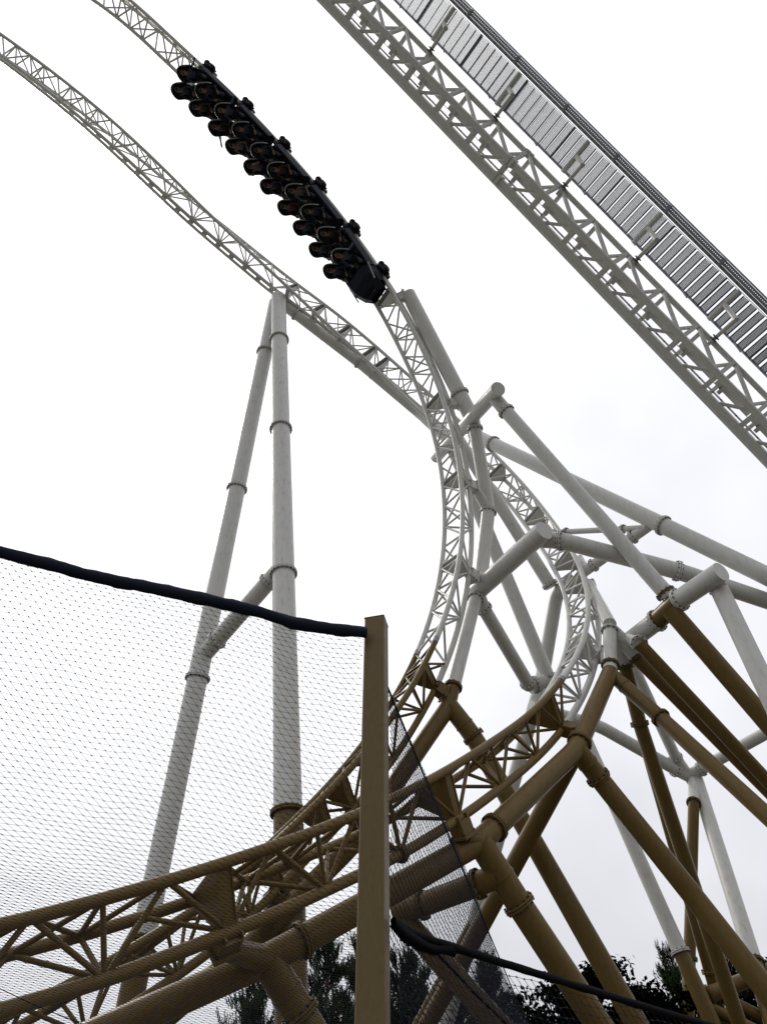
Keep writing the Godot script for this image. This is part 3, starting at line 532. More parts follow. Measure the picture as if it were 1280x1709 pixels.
func make_track(called: String, label: String, N: Array, cut: int, gussets: Array, brackets: Array, lo: int, hi: int, twin_to: int) -> void:
	var cnt := N.size() / 9
	var A := []
	var B := []
	var S := []
	for i in cnt:
		A.push_back(v3(N, i * 3))
		B.push_back(v3(N, i * 3 + 1))
		S.push_back(v3(N, i * 3 + 2))
	var t := thing(called, label, "coaster track", Vector3.ZERO, "coaster tracks")
	for k in 3:
		var L: Array = [A, B, S][k]
		var full := smooth(L, 4)
		var cc := cut + (1 if k == 2 else 0)
		var m1 := MB.new()
		m1.tube(full.slice(0, cc * 4 + 1), RAIL if k < 2 else SPINE, 16)
		part(t, "rail" if k < 2 else "spine", m1.mesh(), M.w)
		var m2 := MB.new()
		m2.tube(full.slice(cc * 4, full.size()), RAIL if k < 2 else SPINE, 16)
		part(t, "rail" if k < 2 else "spine", m2.mesh(), M.b)
	var cyl := CylinderMesh.new()
	cyl.top_radius = STRUT
	cyl.bottom_radius = STRUT
	cyl.height = 1.0
	cyl.radial_segments = 10
	cyl.rings = 1
	var ends := []
	for i in range(0, cnt - 2, 2):
		var g0 := gussets.has(i) or gussets.has(i + 1)
		if not g0:
			ends.push_back([S[i], A[i], i])
			ends.push_back([S[i], B[i], i])
			ends.push_back([A[i], B[i], i])
		ends.push_back([S[i], A[i + 1], i])
		ends.push_back([S[i], B[i + 1], i])
		ends.push_back([S[i + 2], A[i + 1], i + 1])
		ends.push_back([S[i + 2], B[i + 1], i + 1])
		ends.push_back([A[i], B[i + 1], i])
		ends.push_back([B[i + 1], A[i + 2], i + 1])
		if i % 4 == 0:
			ends.push_back([B[i], A[i + 1], i])
			ends.push_back([A[i + 1], B[i + 2], i + 1])
	var rest := {}
	# the 300 that show largest are parts of their own
	var eye := Vector3(0, 1.6, 0)
	ends.sort_custom(func(p: Array, q: Array) -> bool: return (p[0] + p[1]).distance_squared_to(eye * 2.0) < (q[0] + q[1]).distance_squared_to(eye * 2.0))
	var made := 0
	for e in ends:
		var a: Vector3 = e[0]
		var b: Vector3 = e[1]
		var key := "b" if e[2] >= cut else "w"
		if e[2] < lo or e[2] > hi or made >= 298:
			if not rest.has(key):
				rest[key] = MB.new()
			rest[key].tube(PackedVector3Array([a, b]), STRUT, 8, false)
			continue
		made += 1
		var bs := along(b - a)
		bs.y *= a.distance_to(b)
		part(t, "strut", cyl, M[key], Transform3D(bs, (a + b) * 0.5))
	for key in rest:
		var o := part(t, "struts", rest[key].mesh(), M[key])
		o.set_meta("kind", "stuff")
	# solid triangular frames where the track is carried
	for g in gussets:
		var a: Vector3 = A[g]
		var b: Vector3 = B[g]
		var s: Vector3 = S[g]
		var tn: Vector3 = (A[g + 1] - A[g - 1]).normalized()
		var mb := MB.new()
		var m := (a + b + s) / 3.0
		for off in [-0.10, 0.10]:
			for q in [[a, b], [b, s], [s, a]]:
				var inn: Vector3 = m - (q[0] + q[1]) * 0.5
				inn = inn.normalized()
				mb.bar(q[0] + tn * off, q[1] + tn * off, tn, 0.07, 0.02)
			var p0: Vector3 = a.lerp(m, 0.06) + tn * off
			var p1: Vector3 = b.lerp(m, 0.06) + tn * off
			var p2: Vector3 = s.lerp(m, 0.06) + tn * off
			for e in [0.006, -0.006]:
				var d: Vector3 = tn * e
				if e > 0:
					mb.flat([p0 + d, p1 + d, p2 + d])
				else:
					mb.flat([p2 + d, p1 + d, p0 + d])
		# web plates closing the frame along its two outer sides
		mb.bar(b.lerp(s, 0.06), b.lerp(s, 0.94), tn, 0.03, 0.2)
		mb.bar(a.lerp(s, 0.06), a.lerp(s, 0.94), tn, 0.03, 0.2)
		part(t, "gusset_frame", mb.mesh(), M["b" if g >= cut else "w"])
	for br in brackets:
		var i: int = br[0]
		var s: Vector3 = S[i]
		var to := Vector3(br[1], br[2], br[3])
		var tn: Vector3 = (S[i + 1] - S[i - 1]).normalized()
		var d := to - s
		var dn := (d - tn * d.dot(tn)).normalized()
		var key := "b" if i >= cut else "w"
		var mb := MB.new()
		var e := s + dn * 0.27
		mb.chan(s + dn * 0.02, e, tn, 0.3, 0.34, 0.015)
		mb.chan(e, e + dn * 0.05, tn, 0.4, 0.44, 0.01)
		for sg in [-1.0, 1.0]:
			mb.bar(s + tn * 0.13 * sg - dn * 0.06, s + tn * 0.13 * sg + dn * 0.26, tn, 0.26, 0.03)
		var bk := part(t, "bracket", mb.mesh(), M[key])
		var m2 := MB.new()
		m2.tube(PackedVector3Array([e + dn * 0.04, to]), 0.15, 20, true, 0.19)
		part(bk, "bracket_stub", m2.mesh(), M[key])
		var m3 := MB.new()
		m3.lathe(Vector3.ZERO, Basis(), [[0.0, -0.03], [0.028, -0.03], [0.028, 0.09], [0.0, 0.09]], 6)
		var bolt_mesh := m3.mesh()
		for q in 4:
			var o := e + tn * (0.16 if q % 2 == 0 else -0.16) + dn.cross(tn) * (0.13 if q < 2 else -0.13)
			part(bk, "bolt", bolt_mesh, M.bolt, Transform3D(along(dn), o))
	# splice rings of the spine at the change of colour
	flange(t, S[cut + 1], S[cut + 2] - S[cut], SPINE, "b")
	flange(t, S[cut + 9], S[cut + 10] - S[cut + 8], SPINE, "b")
	for q in [A[cut], B[cut]]:
		var mb := MB.new()
		mb.lathe(q, along(A[cut + 1] - A[cut - 1]), [[RAIL * 0.9, -0.16], [RAIL + 0.006, -0.16], [RAIL + 0.006, 0.02], [RAIL * 0.9, 0.02]], 16)
		part(t, "rail_sleeve", mb.mesh(), M.zinc)
	# the second spine tube with its web blocks on the upper run
	if twin_to > 0:
		var L := []
		for i in twin_to + 1:
			var dn: Vector3 = (S[i] - (A[i] + B[i]) * 0.5).normalized()
			var k := 1.0 if i < twin_to - 6 else maxf(0.0, (twin_to - i) / 6.0)
			L.push_back(S[i] + dn * 0.235 * k)
		var mb := MB.new()
		mb.tube(smooth(L, 4), SPINE * 0.8, 14)
		var o := part(t, "spine", mb.mesh(), M.w)
		for i in range(0, twin_to - 5):
			var w := MB.new()
			var tn: Vector3 = (S[i + 1] - S[maxi(i - 1, 0)]).normalized()
			var dn: Vector3 = L[i] - S[i]
			w.bar(S[i] - tn * 0.13, S[i] + tn * 0.13 , dn, 0.05, 0.02)
			w.box(S[i] + dn * 0.5, Basis(tn, dn.normalized(), tn.cross(dn.normalized())), Vector3(0.26, dn.length(), 0.04))
			part(o, "web_plate", w.mesh(), M.w)

# ---------------------------------------------------------------- lift hill and its stairs
func make_lift() -> void:
	var a0 := Vector3(LIFT[0], LIFT[1], LIFT[2])
	var t := Vector3(LIFT[3], LIFT[4], LIFT[5])
	var l := Vector3(LIFT[6], LIFT[7], LIFT[8])
	var n := Vector3(LIFT[9], LIFT[10], LIFT[11])
	var s0 := -6.0
	var s1 := 33.0
	var o := thing("lift_hill", "straight grey lift track of box beams at the upper right", "coaster track", Vector3.ZERO, "coaster tracks")
	var at := func(s: float, u: float, v: float) -> Vector3: return a0 + t * s + l * u + n * v
	# chords: two low box beams, two wide rail beams above
	for c in [[0.02, 0.0, 0.26, 0.30, "beam"], [0.73, 0.0, 0.22, 0.26, "beam"], [-0.24, 0.85, 0.20, 0.20, "rail"], [1.19, 0.85, 0.17, 0.2, "rail"]]:
		var mb := MB.new()
		mb.chan(at.call(s0, c[0], c[1]), at.call(s1, c[0], c[1]), n, c[2], c[3], 0.018)
		part(o, c[4], mb.mesh(), M.lift)
	# lips along the thick outer beam
	for q in [[-0.115, -0.165, 0.03, 0.03], [-0.3, 0.73, 0.05, 0.03]]:
		var mb := MB.new()
		mb.bar(at.call(s0, q[0], q[1]), at.call(s1, q[0], q[1]), n, q[2], q[3])
		part(o, "edge_strip", mb.mesh(), M.lift)
	var bay := 1.72
	var k := 0
	var s := s0 + 0.4
	while s < s1 - 1.9:
		var tie := MB.new()
		tie.chan(at.call(s, 0.14, 0.0), at.call(s, 0.63, 0.0), n, 0.17, 0.2, 0.012)
		part(o, "tie_beam", tie.mesh(), M.lift)
		var dg := MB.new()
		dg.chan(at.call(s + bay * 0.42, 0.13, 0.02), at.call(s + bay * 0.86, 0.64, 0.02), n, 0.11, 0.12, 0.01)
		part(o, "diagonal", dg.mesh(), M.lift)
		for q in [[0.73, 1.19], [0.02, -0.24]]:
			var d1 := MB.new()
			d1.chan(at.call(s, q[0], 0.1), at.call(s, q[1], 0.78), t, 0.12, 0.14, 0.012)
			part(o, "post", d1.mesh(), M.lift)
			var d2 := MB.new()
			d2.chan(at.call(s + bay * 0.93, q[0], 0.08), at.call(s + bay * 0.08, q[1], 0.76), t, 0.11, 0.11, 0.01)
			part(o, "diagonal", d2.mesh(), M.lift)
			var d3 := MB.new()
			d3.chan(at.call(s - bay * 0.2, q[0], 0.08), at.call(s + bay * 0.02, q[1], 0.76), t, 0.1, 0.1, 0.01)
			part(o, "diagonal", d3.mesh(), M.lift)
		var up := MB.new()
		up.chan(at.call(s + 0.25, -0.16, 0.8), at.call(s + 0.25, 1.11, 0.8), n, 0.14, 0.12, 0.01)
		part(o, "tie_beam", up.mesh(), M.lift)
		# chain trough panel with its bolts and a cross plate
		var tr := MB.new()
		tr.box(at.call(s + bay * 0.5, 0.50, 0.42), Basis(l, n, l.cross(n)), Vector3(0.20, 0.02, bay - 0.2))
		tr.box(at.call(s + bay * 0.5, 0.39, 0.46), Basis(l, n, l.cross(n)), Vector3(0.016, 0.1, bay - 0.02))
		tr.box(at.call(s + bay * 0.5, 0.17, 0.5), Basis(l, n, l.cross(n)), Vector3(0.06, 0.06, bay + 0.02))
		var pn := part(o, "trough_panel", tr.mesh(), M.lift)
		var bl := MB.new()
		for j in 3:
			bl.lathe(at.call(s + 0.36 + 0.02 * j, 0.41 + 0.06 * j, 0.40), along(n), [[0.0, -0.03], [0.035, -0.03], [0.035, 0.02], [0.0, 0.02]], 8)
		for j in 4:
			bl.lathe(at.call(s + 0.3 + 0.36 * j, 0.17, 0.455), along(n), [[0.0, -0.02], [0.022, -0.02], [0.022, 0.02], [0.0, 0.02]], 8)
		part(pn, "bolts", bl.mesh(), M.bolt)
		var cp := MB.new()
		cp.box(at.call(s + 0.44, 0.42, 0.3), Basis(l, n, l.cross(n)), Vector3(0.3, 0.1, 0.14))
		part(o, "cross_plate", cp.mesh(), M.lift)
		s += bay
		k += 1
	# splice of the beams near the middle of the view
	var sp: float = LIFT[12]
	for q in [[0.02, 0.0, 0.36, 0.40], [0.73, 0.0, 0.32, 0.36], [1.19, 0.85, 0.24, 0.28]]:
		var mb := MB.new()
		mb.chan(at.call(sp - 0.16, q[0], q[1]), at.call(sp - 0.02, q[0], q[1]), n, q[2], q[3], 0.015)
		mb.chan(at.call(sp + 0.02, q[0], q[1]), at.call(sp + 0.16, q[0], q[1]), n, q[2], q[3], 0.015)
		part(o, "splice_plate", mb.mesh(), M.lift)
	# stairs
	var st := thing("maintenance_stairs", "galvanised grating stairs with cable tray along the lift track", "stairs", Vector3.ZERO)
	var run := Vector3(t.x, 0, t.z).normalized()
	var u0 := 1.52
	var u1 := 2.79
	var vv := 1.7
	var tread := MB.new()
	var Bz := Basis(l, Vector3.UP, l.cross(Vector3.UP))
	var wd := u1 - u0
	var dp := 0.30
	for e in [-1.0, 1.0]:
		tread.box(run * e * dp * 0.5, Bz, Vector3(wd - 0.06, 0.04, 0.03 if e > 0 else 0.012))
		tread.box(l * e * (wd * 0.5 - 0.04), Bz, Vector3(0.012, 0.07, dp))
	for j in 9:
		tread.box(run * (-0.5 + (j + 1) / 10.0) * dp, Bz, Vector3(wd - 0.1, 0.02, 0.0092))
	for j in 26:
		tread.box(l * (-0.5 + (j + 1) / 27.0) * (wd - 0.1), Bz, Vector3(0.010, 0.014, dp - 0.02))
	var tm := tread.mesh()
	s = s0
	k = 0
	while s < s1:
		part(st, "tread", tm, M.grating, Transform3D(Basis(), at.call(s, (u0 + u1) * 0.5, vv)))
		if k % 7 == 3:
			var j := MB.new()
			j.bar(at.call(s + 0.14, u0, vv - 0.06), at.call(s + 0.14, u1, vv - 0.06), n, 0.06, 0.07)
			part(st, "bearer", j.mesh(), M.grating)
		s += 0.36
		k += 1
	for q in [[u0, 0.06, 0.12, "stringer"], [u1, 0.06, 0.14, "stringer"]]:
		var mb := MB.new()
		mb.bar(at.call(s0, q[0], vv), at.call(s1, q[0], vv), n, 0.018, 0.1)
		part(st, q[3], mb.mesh(), M.zinc)
	# perforated cable tray on the outer side
	var rail_len := 2.6
	s = s0
	while s < s1 - rail_len:
		var mb := MB.new()
		var c: float = s + rail_len * 0.5
		mb.box(at.call(c, u1 + 0.10, vv - 0.02), Basis(l, n, l.cross(n)), Vector3(0.11, 0.012, rail_len - 0.03))
		mb.box(at.call(c, u1 + 0.34, vv + 0.02), Basis(l, n, l.cross(n)), Vector3(0.012, 0.16, rail_len - 0.03))
		mb.box(at.call(c, u1 + 0.17, vv + 0.02), Basis(l, n, l.cross(n)), Vector3(0.012, 0.12, rail_len - 0.03))
		for j in 32:
			mb.box(at.call(s + 0.05 + j * rail_len / 32.6, u1 + 0.25, vv - 0.05), Basis(l, n, l.cross(n)), Vector3(0.16, 0.01, 0.052))
		mb.box(at.call(c, u1 + 0.215, vv - 0.05), Basis(l, n, l.cross(n)), Vector3(0.085, 0.012, rail_len - 0.03))
		mb.box(at.call(c, u1 + 0.31, vv - 0.05), Basis(l, n, l.cross(n)), Vector3(0.06, 0.012, rail_len - 0.03))
		var ty := part(st, "cable_tray", mb.mesh(), M.zinc)
		var pb := MB.new()
		for j in 8:
			pb.lathe(at.call(s + 0.2 + j * 0.32, u1 + 0.10, vv - 0.04), along(n), [[0.0, -0.012], [0.016, -0.012], [0.016, 0.012], [0.0, 0.012]], 6)
		part(ty, "bolts", pb.mesh(), M.bolt)
		var jn := MB.new()
		jn.box(at.call(s, u1 + 0.2, vv - 0.07), Basis(l, n, l.cross(n)), Vector3(0.3, 0.08, 0.1))
		part(st, "tray_joint", jn.mesh(), M.zinc)
		s += rail_len
	# railing beyond the tray and along the inner edge
	for q in [u1 + 0.36, u0 - 0.03]:
		for hgt in [0.55, 1.08]:
			var mb := MB.new()
			mb.tube(PackedVector3Array([at.call(s0, q, vv) + Vector3.UP * hgt, at.call(s1, q, vv) + Vector3.UP * hgt]), 0.021, 8)
			part(st, "handrail", mb.mesh(), M.zinc)
		s = s0
		while s < s1:
			var mb := MB.new()
			mb.tube(PackedVector3Array([at.call(s, q, vv) - Vector3.UP * 0.08, at.call(s, q, vv) + Vector3.UP * 1.09]), 0.021, 8)
			part(st, "railing_post", mb.mesh(), M.zinc)
			s += 2.6
	# pipe arms that carry the stairs
	for sa in ARMS:
		var tip: Vector3 = at.call(sa, 2.18, 0.70)
		var up: Vector3 = tip + Vector3.UP * 1.1
		var mb := MB.new()
		mb.tube(PackedVector3Array([at.call(sa, 0.95, 0.70), tip]), 0.068, 16)
		var ar := part(st, "support_arm", mb.mesh(), M.lift)
		var m2 := MB.new()
		m2.tube(PackedVector3Array([tip - Vector3.UP * 0.05, up]), 0.085, 16)
		part(ar, "arm_riser", m2.mesh(), M.lift)
		var m4 := MB.new()
		m4.tube(PackedVector3Array([up - l * 0.68, up + l * 0.62]), 0.085, 16)
		part(ar, "arm_crosspipe", m4.mesh(), M.lift)
		var m3 := MB.new()
		for e in [-0.05, 0.05]:
			m3.lathe(at.call(sa, 1.33 + e, 0.70), along(l), [[0.05, -0.015], [0.14, -0.015], [0.14, 0.015], [0.05, 0.015]], 8)
		part(ar, "clamp", m3.mesh(), M.bolt)

# ---------------------------------------------------------------- train
var T1A := []
var T1B := []
var T1S := []

func frame(s: float) -> Transform3D:
	var i := int(floor(s))
	var f := s - i
	var pick := func(L: Array) -> Vector3: return L[i].cubic_interpolate(L[i + 1], L[i - 1], L[i + 2], f)
	var a: Vector3 = pick.call(T1A)
	var b: Vector3 = pick.call(T1B)
	var sp: Vector3 = pick.call(T1S)
	var m := (a + b) * 0.5
	var up := (m - sp).normalized()
	var tn: Vector3 = (T1A[i + 1] + T1B[i + 1] - T1A[i] - T1B[i]).normalized()
	tn = (tn - up * tn.dot(up)).normalized()
	var z := -tn
	var x := up.cross(z)
	return Transform3D(Basis(x, up, z), m)

func seat_shell() -> ArrayMesh:
	# a deep rounded seat with side wings: rows of points from the seat front edge up to the headrest top
	var mb := MB.new()
	var prof := [[-0.36, 0.05, 0.22, 0.04], [-0.22, -0.02, 0.25, 0.08], [-0.02, -0.05, 0.26, 0.13], [0.10, 0.02, 0.27, 0.16], [0.16, 0.20, 0.29, 0.16], [0.20, 0.40, 0.33, 0.17], [0.23, 0.58, 0.36, 0.20], [0.26, 0.74, 0.34, 0.20], [0.27, 0.88, 0.26, 0.15], [0.26, 0.97, 0.12, 0.06]]
	var cols := 11
	var rows := []
	for p in prof:
		var row := []
		for k in cols:
			var a := (float(k) / (cols - 1) - 0.5) * 2.0
			var wing: float = pow(absf(a), 2.4) * p[3]
			var up: float = wing if p[0] < 0.05 else 0.0
			row.push_back(Vector3(a * p[2], p[1] + up, p[0] - (wing * 1.35 if p[0] >= 0.05 else 0.0)))
		rows.push_back(row)
	for i in rows.size() - 1:
		for k in cols - 1:
			var q := [rows[i][k], rows[i][k + 1], rows[i + 1][k + 1], rows[i + 1][k]]
			mb.flat(q)
			var nn: Vector3 = (q[1] - q[0]).cross(q[2] - q[0]).normalized() * -0.03
			mb.flat([q[3] + nn, q[2] + nn, q[1] + nn, q[0] + nn])
	return mb.mesh()

func seat_rim() -> ArrayMesh:
	var mb := MB.new()
	var p := PackedVector3Array()
	for k in 25:
		var a := lerpf(-0.45, PI + 0.45, k / 24.0)
		p.push_back(Vector3(cos(a) * 0.36, 0.62 + sin(a) * 0.36, 0.0 + 0.24 * pow(absf(sin(a)), 2.0)))
	mb.tube(p, 0.022, 8)
	return mb.mesh()

func wheel_cluster(sx: float) -> ArrayMesh:
	var mb := MB.new()
	for q in [[0.0, 0.18, 0.0, 0], [0.0, -0.17, 0.0, 0], [0.2, 0.0, 0.0, 1]]:
		for e in [-0.17, 0.17]:
			var ax := Vector3(1, 0, 0) if q[3] == 0 else Vector3(0, 1, 0)
			mb.lathe(Vector3(q[0] * sx, q[1], e), along(ax), [[0.03, -0.05], [0.13, -0.05], [0.155, -0.035], [0.155, 0.035], [0.13, 0.05], [0.03, 0.05]], 20)
	mb.lathe(Vector3(0.26 * sx, 0, 0), along(Vector3(1, 0, 0)), [[0.0, -0.03], [0.2, -0.03], [0.24, 0.0], [0.2, 0.03], [0.0, 0.03]], 20)
	mb.chan(Vector3(0.1 * sx, 0, -0.04), Vector3(0.1 * sx, 0, 0.04), Vector3.UP, 0.4, 0.34, 0.02)
	return mb.mesh()

func make_train() -> void:
	for i in T1N.size() / 9:
		T1A.push_back(v3(T1N, i * 3))
		T1B.push_back(v3(T1N, i * 3 + 1))
		T1S.push_back(v3(T1N, i * 3 + 2))
	var root := thing("coaster_train", "black coaster train full of riders diving down the steep track", "train")
	var shell := seat_shell()
	var rim := seat_rim()
	var step: float = (TRAIN[1] - TRAIN[0]) / 5.0
	var bodies := make_riders()
	var who := 0
	for c in 5:
		var s: float = TRAIN[0] + step * (c + 0.5)
		var fr := frame(s)
		var L := 2.25
		var mb := MB.new()
		var id := Basis()
		# chassis, floor pan with raised side sills, seat pedestals
		mb.chan(Vector3(0, 0.20, -L * 0.47), Vector3(0, 0.20, L * 0.47), Vector3.UP, 0.5, 0.2, 0.03)
		mb.chan(Vector3(0, 0.36, -L * 0.46), Vector3(0, 0.36, L * 0.46), Vector3.UP, 1.36, 0.10, 0.03)
		for sx in [-1.0, 1.0]:
			mb.chan(Vector3(sx * 0.66, 0.50, -L * 0.42), Vector3(sx * 0.66, 0.50, L * 0.42), Vector3.UP, 0.07, 0.34, 0.03)
			mb.chan(Vector3(sx * 0.46, 0.22, -L * 0.45), Vector3(sx * 0.46, 0.22, L * 0.45), Vector3.UP, 0.1, 0.12, 0.02)
		for rz in [-0.25, 0.89]:
			for sx in [-1.0, 1.0]:
				mb.chan(Vector3(sx * 0.35, 0.48, rz - 0.15), Vector3(sx * 0.35, 0.48, rz + 0.22), Vector3.UP, 0.42, 0.2, 0.04)
		var car := part(root, "car", mb.mesh(), M.black, fr)
		# axle beams at both ends with wheel clusters round the rails
		for ez in ([-L * 0.5, L * 0.5] if c == 4 else [L * 0.5]):
			var ax := MB.new()
			ax.chan(Vector3(-0.62, 0.12, ez), Vector3(0.62, 0.12, ez), Vector3.UP, 0.16, 0.16, 0.02)
			for sx in [-1.0, 1.0]:
				ax.chan(Vector3(sx * 0.62, -0.2, ez), Vector3(sx * 0.62, 0.2, ez), Vector3(1, 0, 0), 0.5, 0.05, 0.02)
			part(car, "axle", ax.mesh(), M.black)
			for sx in [-1.0, 1.0]:
				part(car, "wheel_cluster", wheel_cluster(sx), M.rubber, Transform3D(Basis(), Vector3(sx * 0.475, 0, ez)))
		for rz in [-0.25, 0.89]:
			for sx in [-1.0, 1.0]:
				var o := Transform3D(Basis(), Vector3(sx * 0.36, 0.66, rz))
				part(car, "seat", shell, M.shell, o)
				part(car, "seat_rim", rim, M.rim, o)
				var lb := MB.new()
				lb.tube(PackedVector3Array([Vector3(0.2, 0.06, 0.1), Vector3(0.22, 0.24, -0.14), Vector3(0.15, 0.30, -0.26), Vector3(-0.15, 0.30, -0.26), Vector3(-0.22, 0.24, -0.14), Vector3(-0.2, 0.06, 0.1)]), 0.022, 8)
				lb.chan(Vector3(-0.14, 0.24, -0.14), Vector3(0.14, 0.24, -0.14), Vector3.UP, 0.16, 0.1, 0.03)
				part(car, "lap_bar", lb.mesh(), M.black, o)
				var nm: Array = RIDERS[who]
				var p := MeshInstance3D.new()
				p.name = numbered("person")
				p.mesh = bodies[nm[0]]
				add_child(p)
				p.transform = fr * Transform3D(Basis(Vector3.UP, nm[2]), o.origin + Vector3(0, 0.03, 0.02))
				tag(p, nm[1], "person", "riders on the coaster train")
				who += 1
	# nose of the leading car
	var fr := frame(TRAIN[0] + step * 4.5)
	var nz := MB.new()
	var rings := []
	for q in [[-1.10, 0.66, 0.20, 0.98], [-1.45, 0.66, 0.16, 0.92], [-1.80, 0.58, 0.12, 0.72], [-2.02, 0.42, 0.14, 0.48]]:
		var hw: float = q[1]
		rings.push_back([Vector3(hw * 0.8, q[2], q[0]), Vector3(hw, q[2] + 0.14, q[0]), Vector3(hw, q[3] - 0.26, q[0]), Vector3(hw * 0.62, q[3], q[0]), Vector3(-hw * 0.62, q[3], q[0]), Vector3(-hw, q[3] - 0.26, q[0]), Vector3(-hw, q[2] + 0.14, q[0]), Vector3(-hw * 0.8, q[2], q[0])])
	for i in rings.size() - 1:
		for k in 8:
			var j := (k + 1) % 8
			nz.flat([rings[i + 1][k], rings[i + 1][j], rings[i][j], rings[i][k]])
	var lastr: Array = rings[rings.size() - 1].duplicate()
	lastr.reverse()
	nz.flat(lastr)
	var nose := part(root, "nose", nz.mesh(), M.black, fr * Transform3D(Basis(), Vector3(0, 0, 0.17)))
	var fp := MB.new()
	fp.box(Vector3(0, 0.60, -1.96), Basis(Vector3.RIGHT, -0.62), Vector3(0.62, 0.5, 0.03))
	part(nose, "front_panel", fp.mesh(), M.panel)
	for sx in [-1.0, 1.0]:
		var fin := MB.new()
		fin.chan(Vector3(sx * 0.69, 0.62, -1.0), Vector3(sx * 0.62, 0.74, -1.75), Vector3.UP, 0.03, 0.06, 0.008)
		part(nose, "trim_strip", fin.mesh(), M.rim)

func sdf_mesh(mb: MB, bones: Array, cell: float, k: float, colour: Callable) -> void:
	var lo := Vector3.INF
	var hi := -Vector3.INF
	for b in bones:
		var m := Vector3.ONE * (maxf(b[2], b[3]) + k + cell * 2.0)
		lo = lo.min(b[0] - m).min(b[1] - m)
		hi = hi.max(b[0] + m).max(b[1] + m)
	var nx := int((hi.x - lo.x) / cell) + 2
	var ny := int((hi.y - lo.y) / cell) + 2
	var nz := int((hi.z - lo.z) / cell) + 2
	var field := PackedFloat32Array()
	field.resize(nx * ny * nz)
	field.fill(1.0)
	for b in bones:
		var a: Vector3 = b[0]
		var d: Vector3 = b[1] - a
		var ll := maxf(d.length_squared(), 1e-9)
		var m := Vector3.ONE * (maxf(b[2], b[3]) + k + cell * 2.0)
		var p0 := ((a.min(b[1]) - m - lo) / cell).floor()
		var p1 := ((a.max(b[1]) + m - lo) / cell).ceil()
		for z in range(maxi(int(p0.z), 0), mini(int(p1.z) + 1, nz)):
			for y in range(maxi(int(p0.y), 0), mini(int(p1.y) + 1, ny)):
				for x in range(maxi(int(p0.x), 0), mini(int(p1.x) + 1, nx)):
					var p := lo + Vector3(x, y, z) * cell
					var t := clampf((p - a).dot(d) / ll, 0.0, 1.0)
					var e: float = p.distance_to(a + d * t) - lerpf(b[2], b[3], t)
					var id := x + nx * (y + ny * z)
					var f := field[id]
					var h := clampf(0.5 + 0.5 * (f - e) / k, 0.0, 1.0)
					field[id] = lerpf(f, e, h) - k * h * (1.0 - h)
	var idx := {}
	var off := [0, 1, nx, nx + 1, nx * ny, nx * ny + 1, nx * ny + nx, nx * ny + nx + 1]
	for z in nz - 1:
		for y in ny - 1:
			for x in nx - 1:
				var o := x + nx * (y + ny * z)
				var neg := 0
				for q in off:
					if field[o + q] < 0.0:
						neg += 1
				if neg == 0 or neg == 8:
					continue
				var acc := Vector3.ZERO
				var cnt := 0
				for ax in 3:
					for q in 4:
						var b0 := Vector3i.ZERO
						b0[(ax + 1) % 3] = q & 1
						b0[(ax + 2) % 3] = q >> 1
						var b1 := b0
						b1[ax] = 1
						var f0 := field[o + b0.x + nx * (b0.y + ny * b0.z)]
						var f1 := field[o + b1.x + nx * (b1.y + ny * b1.z)]
						if (f0 < 0.0) != (f1 < 0.0):
							acc += Vector3(b0).lerp(Vector3(b1), f0 / (f0 - f1))
							cnt += 1
				var p := lo + (Vector3(x, y, z) + acc / cnt) * cell
				var g := Vector3(field[o + 1] - field[o], field[o + nx] - field[o], field[o + nx * ny] - field[o])
				mb.tint = colour.call(p)
				idx[o] = mb.vert(p, g.normalized())
	for z in range(1, nz - 1):
		for y in range(1, ny - 1):
			for x in range(1, nx - 1):
				var o := x + nx * (y + ny * z)
				var st := [1, nx, nx * ny]
				for ax in 3:
					var f0 := field[o]
					var f1 := field[o + st[ax]]
					if (f0 < 0.0) == (f1 < 0.0):
						continue
					var u: int = st[(ax + 1) % 3]
					var w: int = st[(ax + 2) % 3]
					var q := [o, o - u, o - u - w, o - w]
					if not (idx.has(q[0]) and idx.has(q[1]) and idx.has(q[2]) and idx.has(q[3])):
						continue
					var a: int = idx[q[0]]
					var b: int = idx[q[1]]
					var c: int = idx[q[2]]
					var d: int = idx[q[3]]
					if f0 < 0.0:
						mb.tri(a, c, b)
						mb.tri(a, d, c)
					else:
						mb.tri(a, b, c)
						mb.tri(a, c, d)

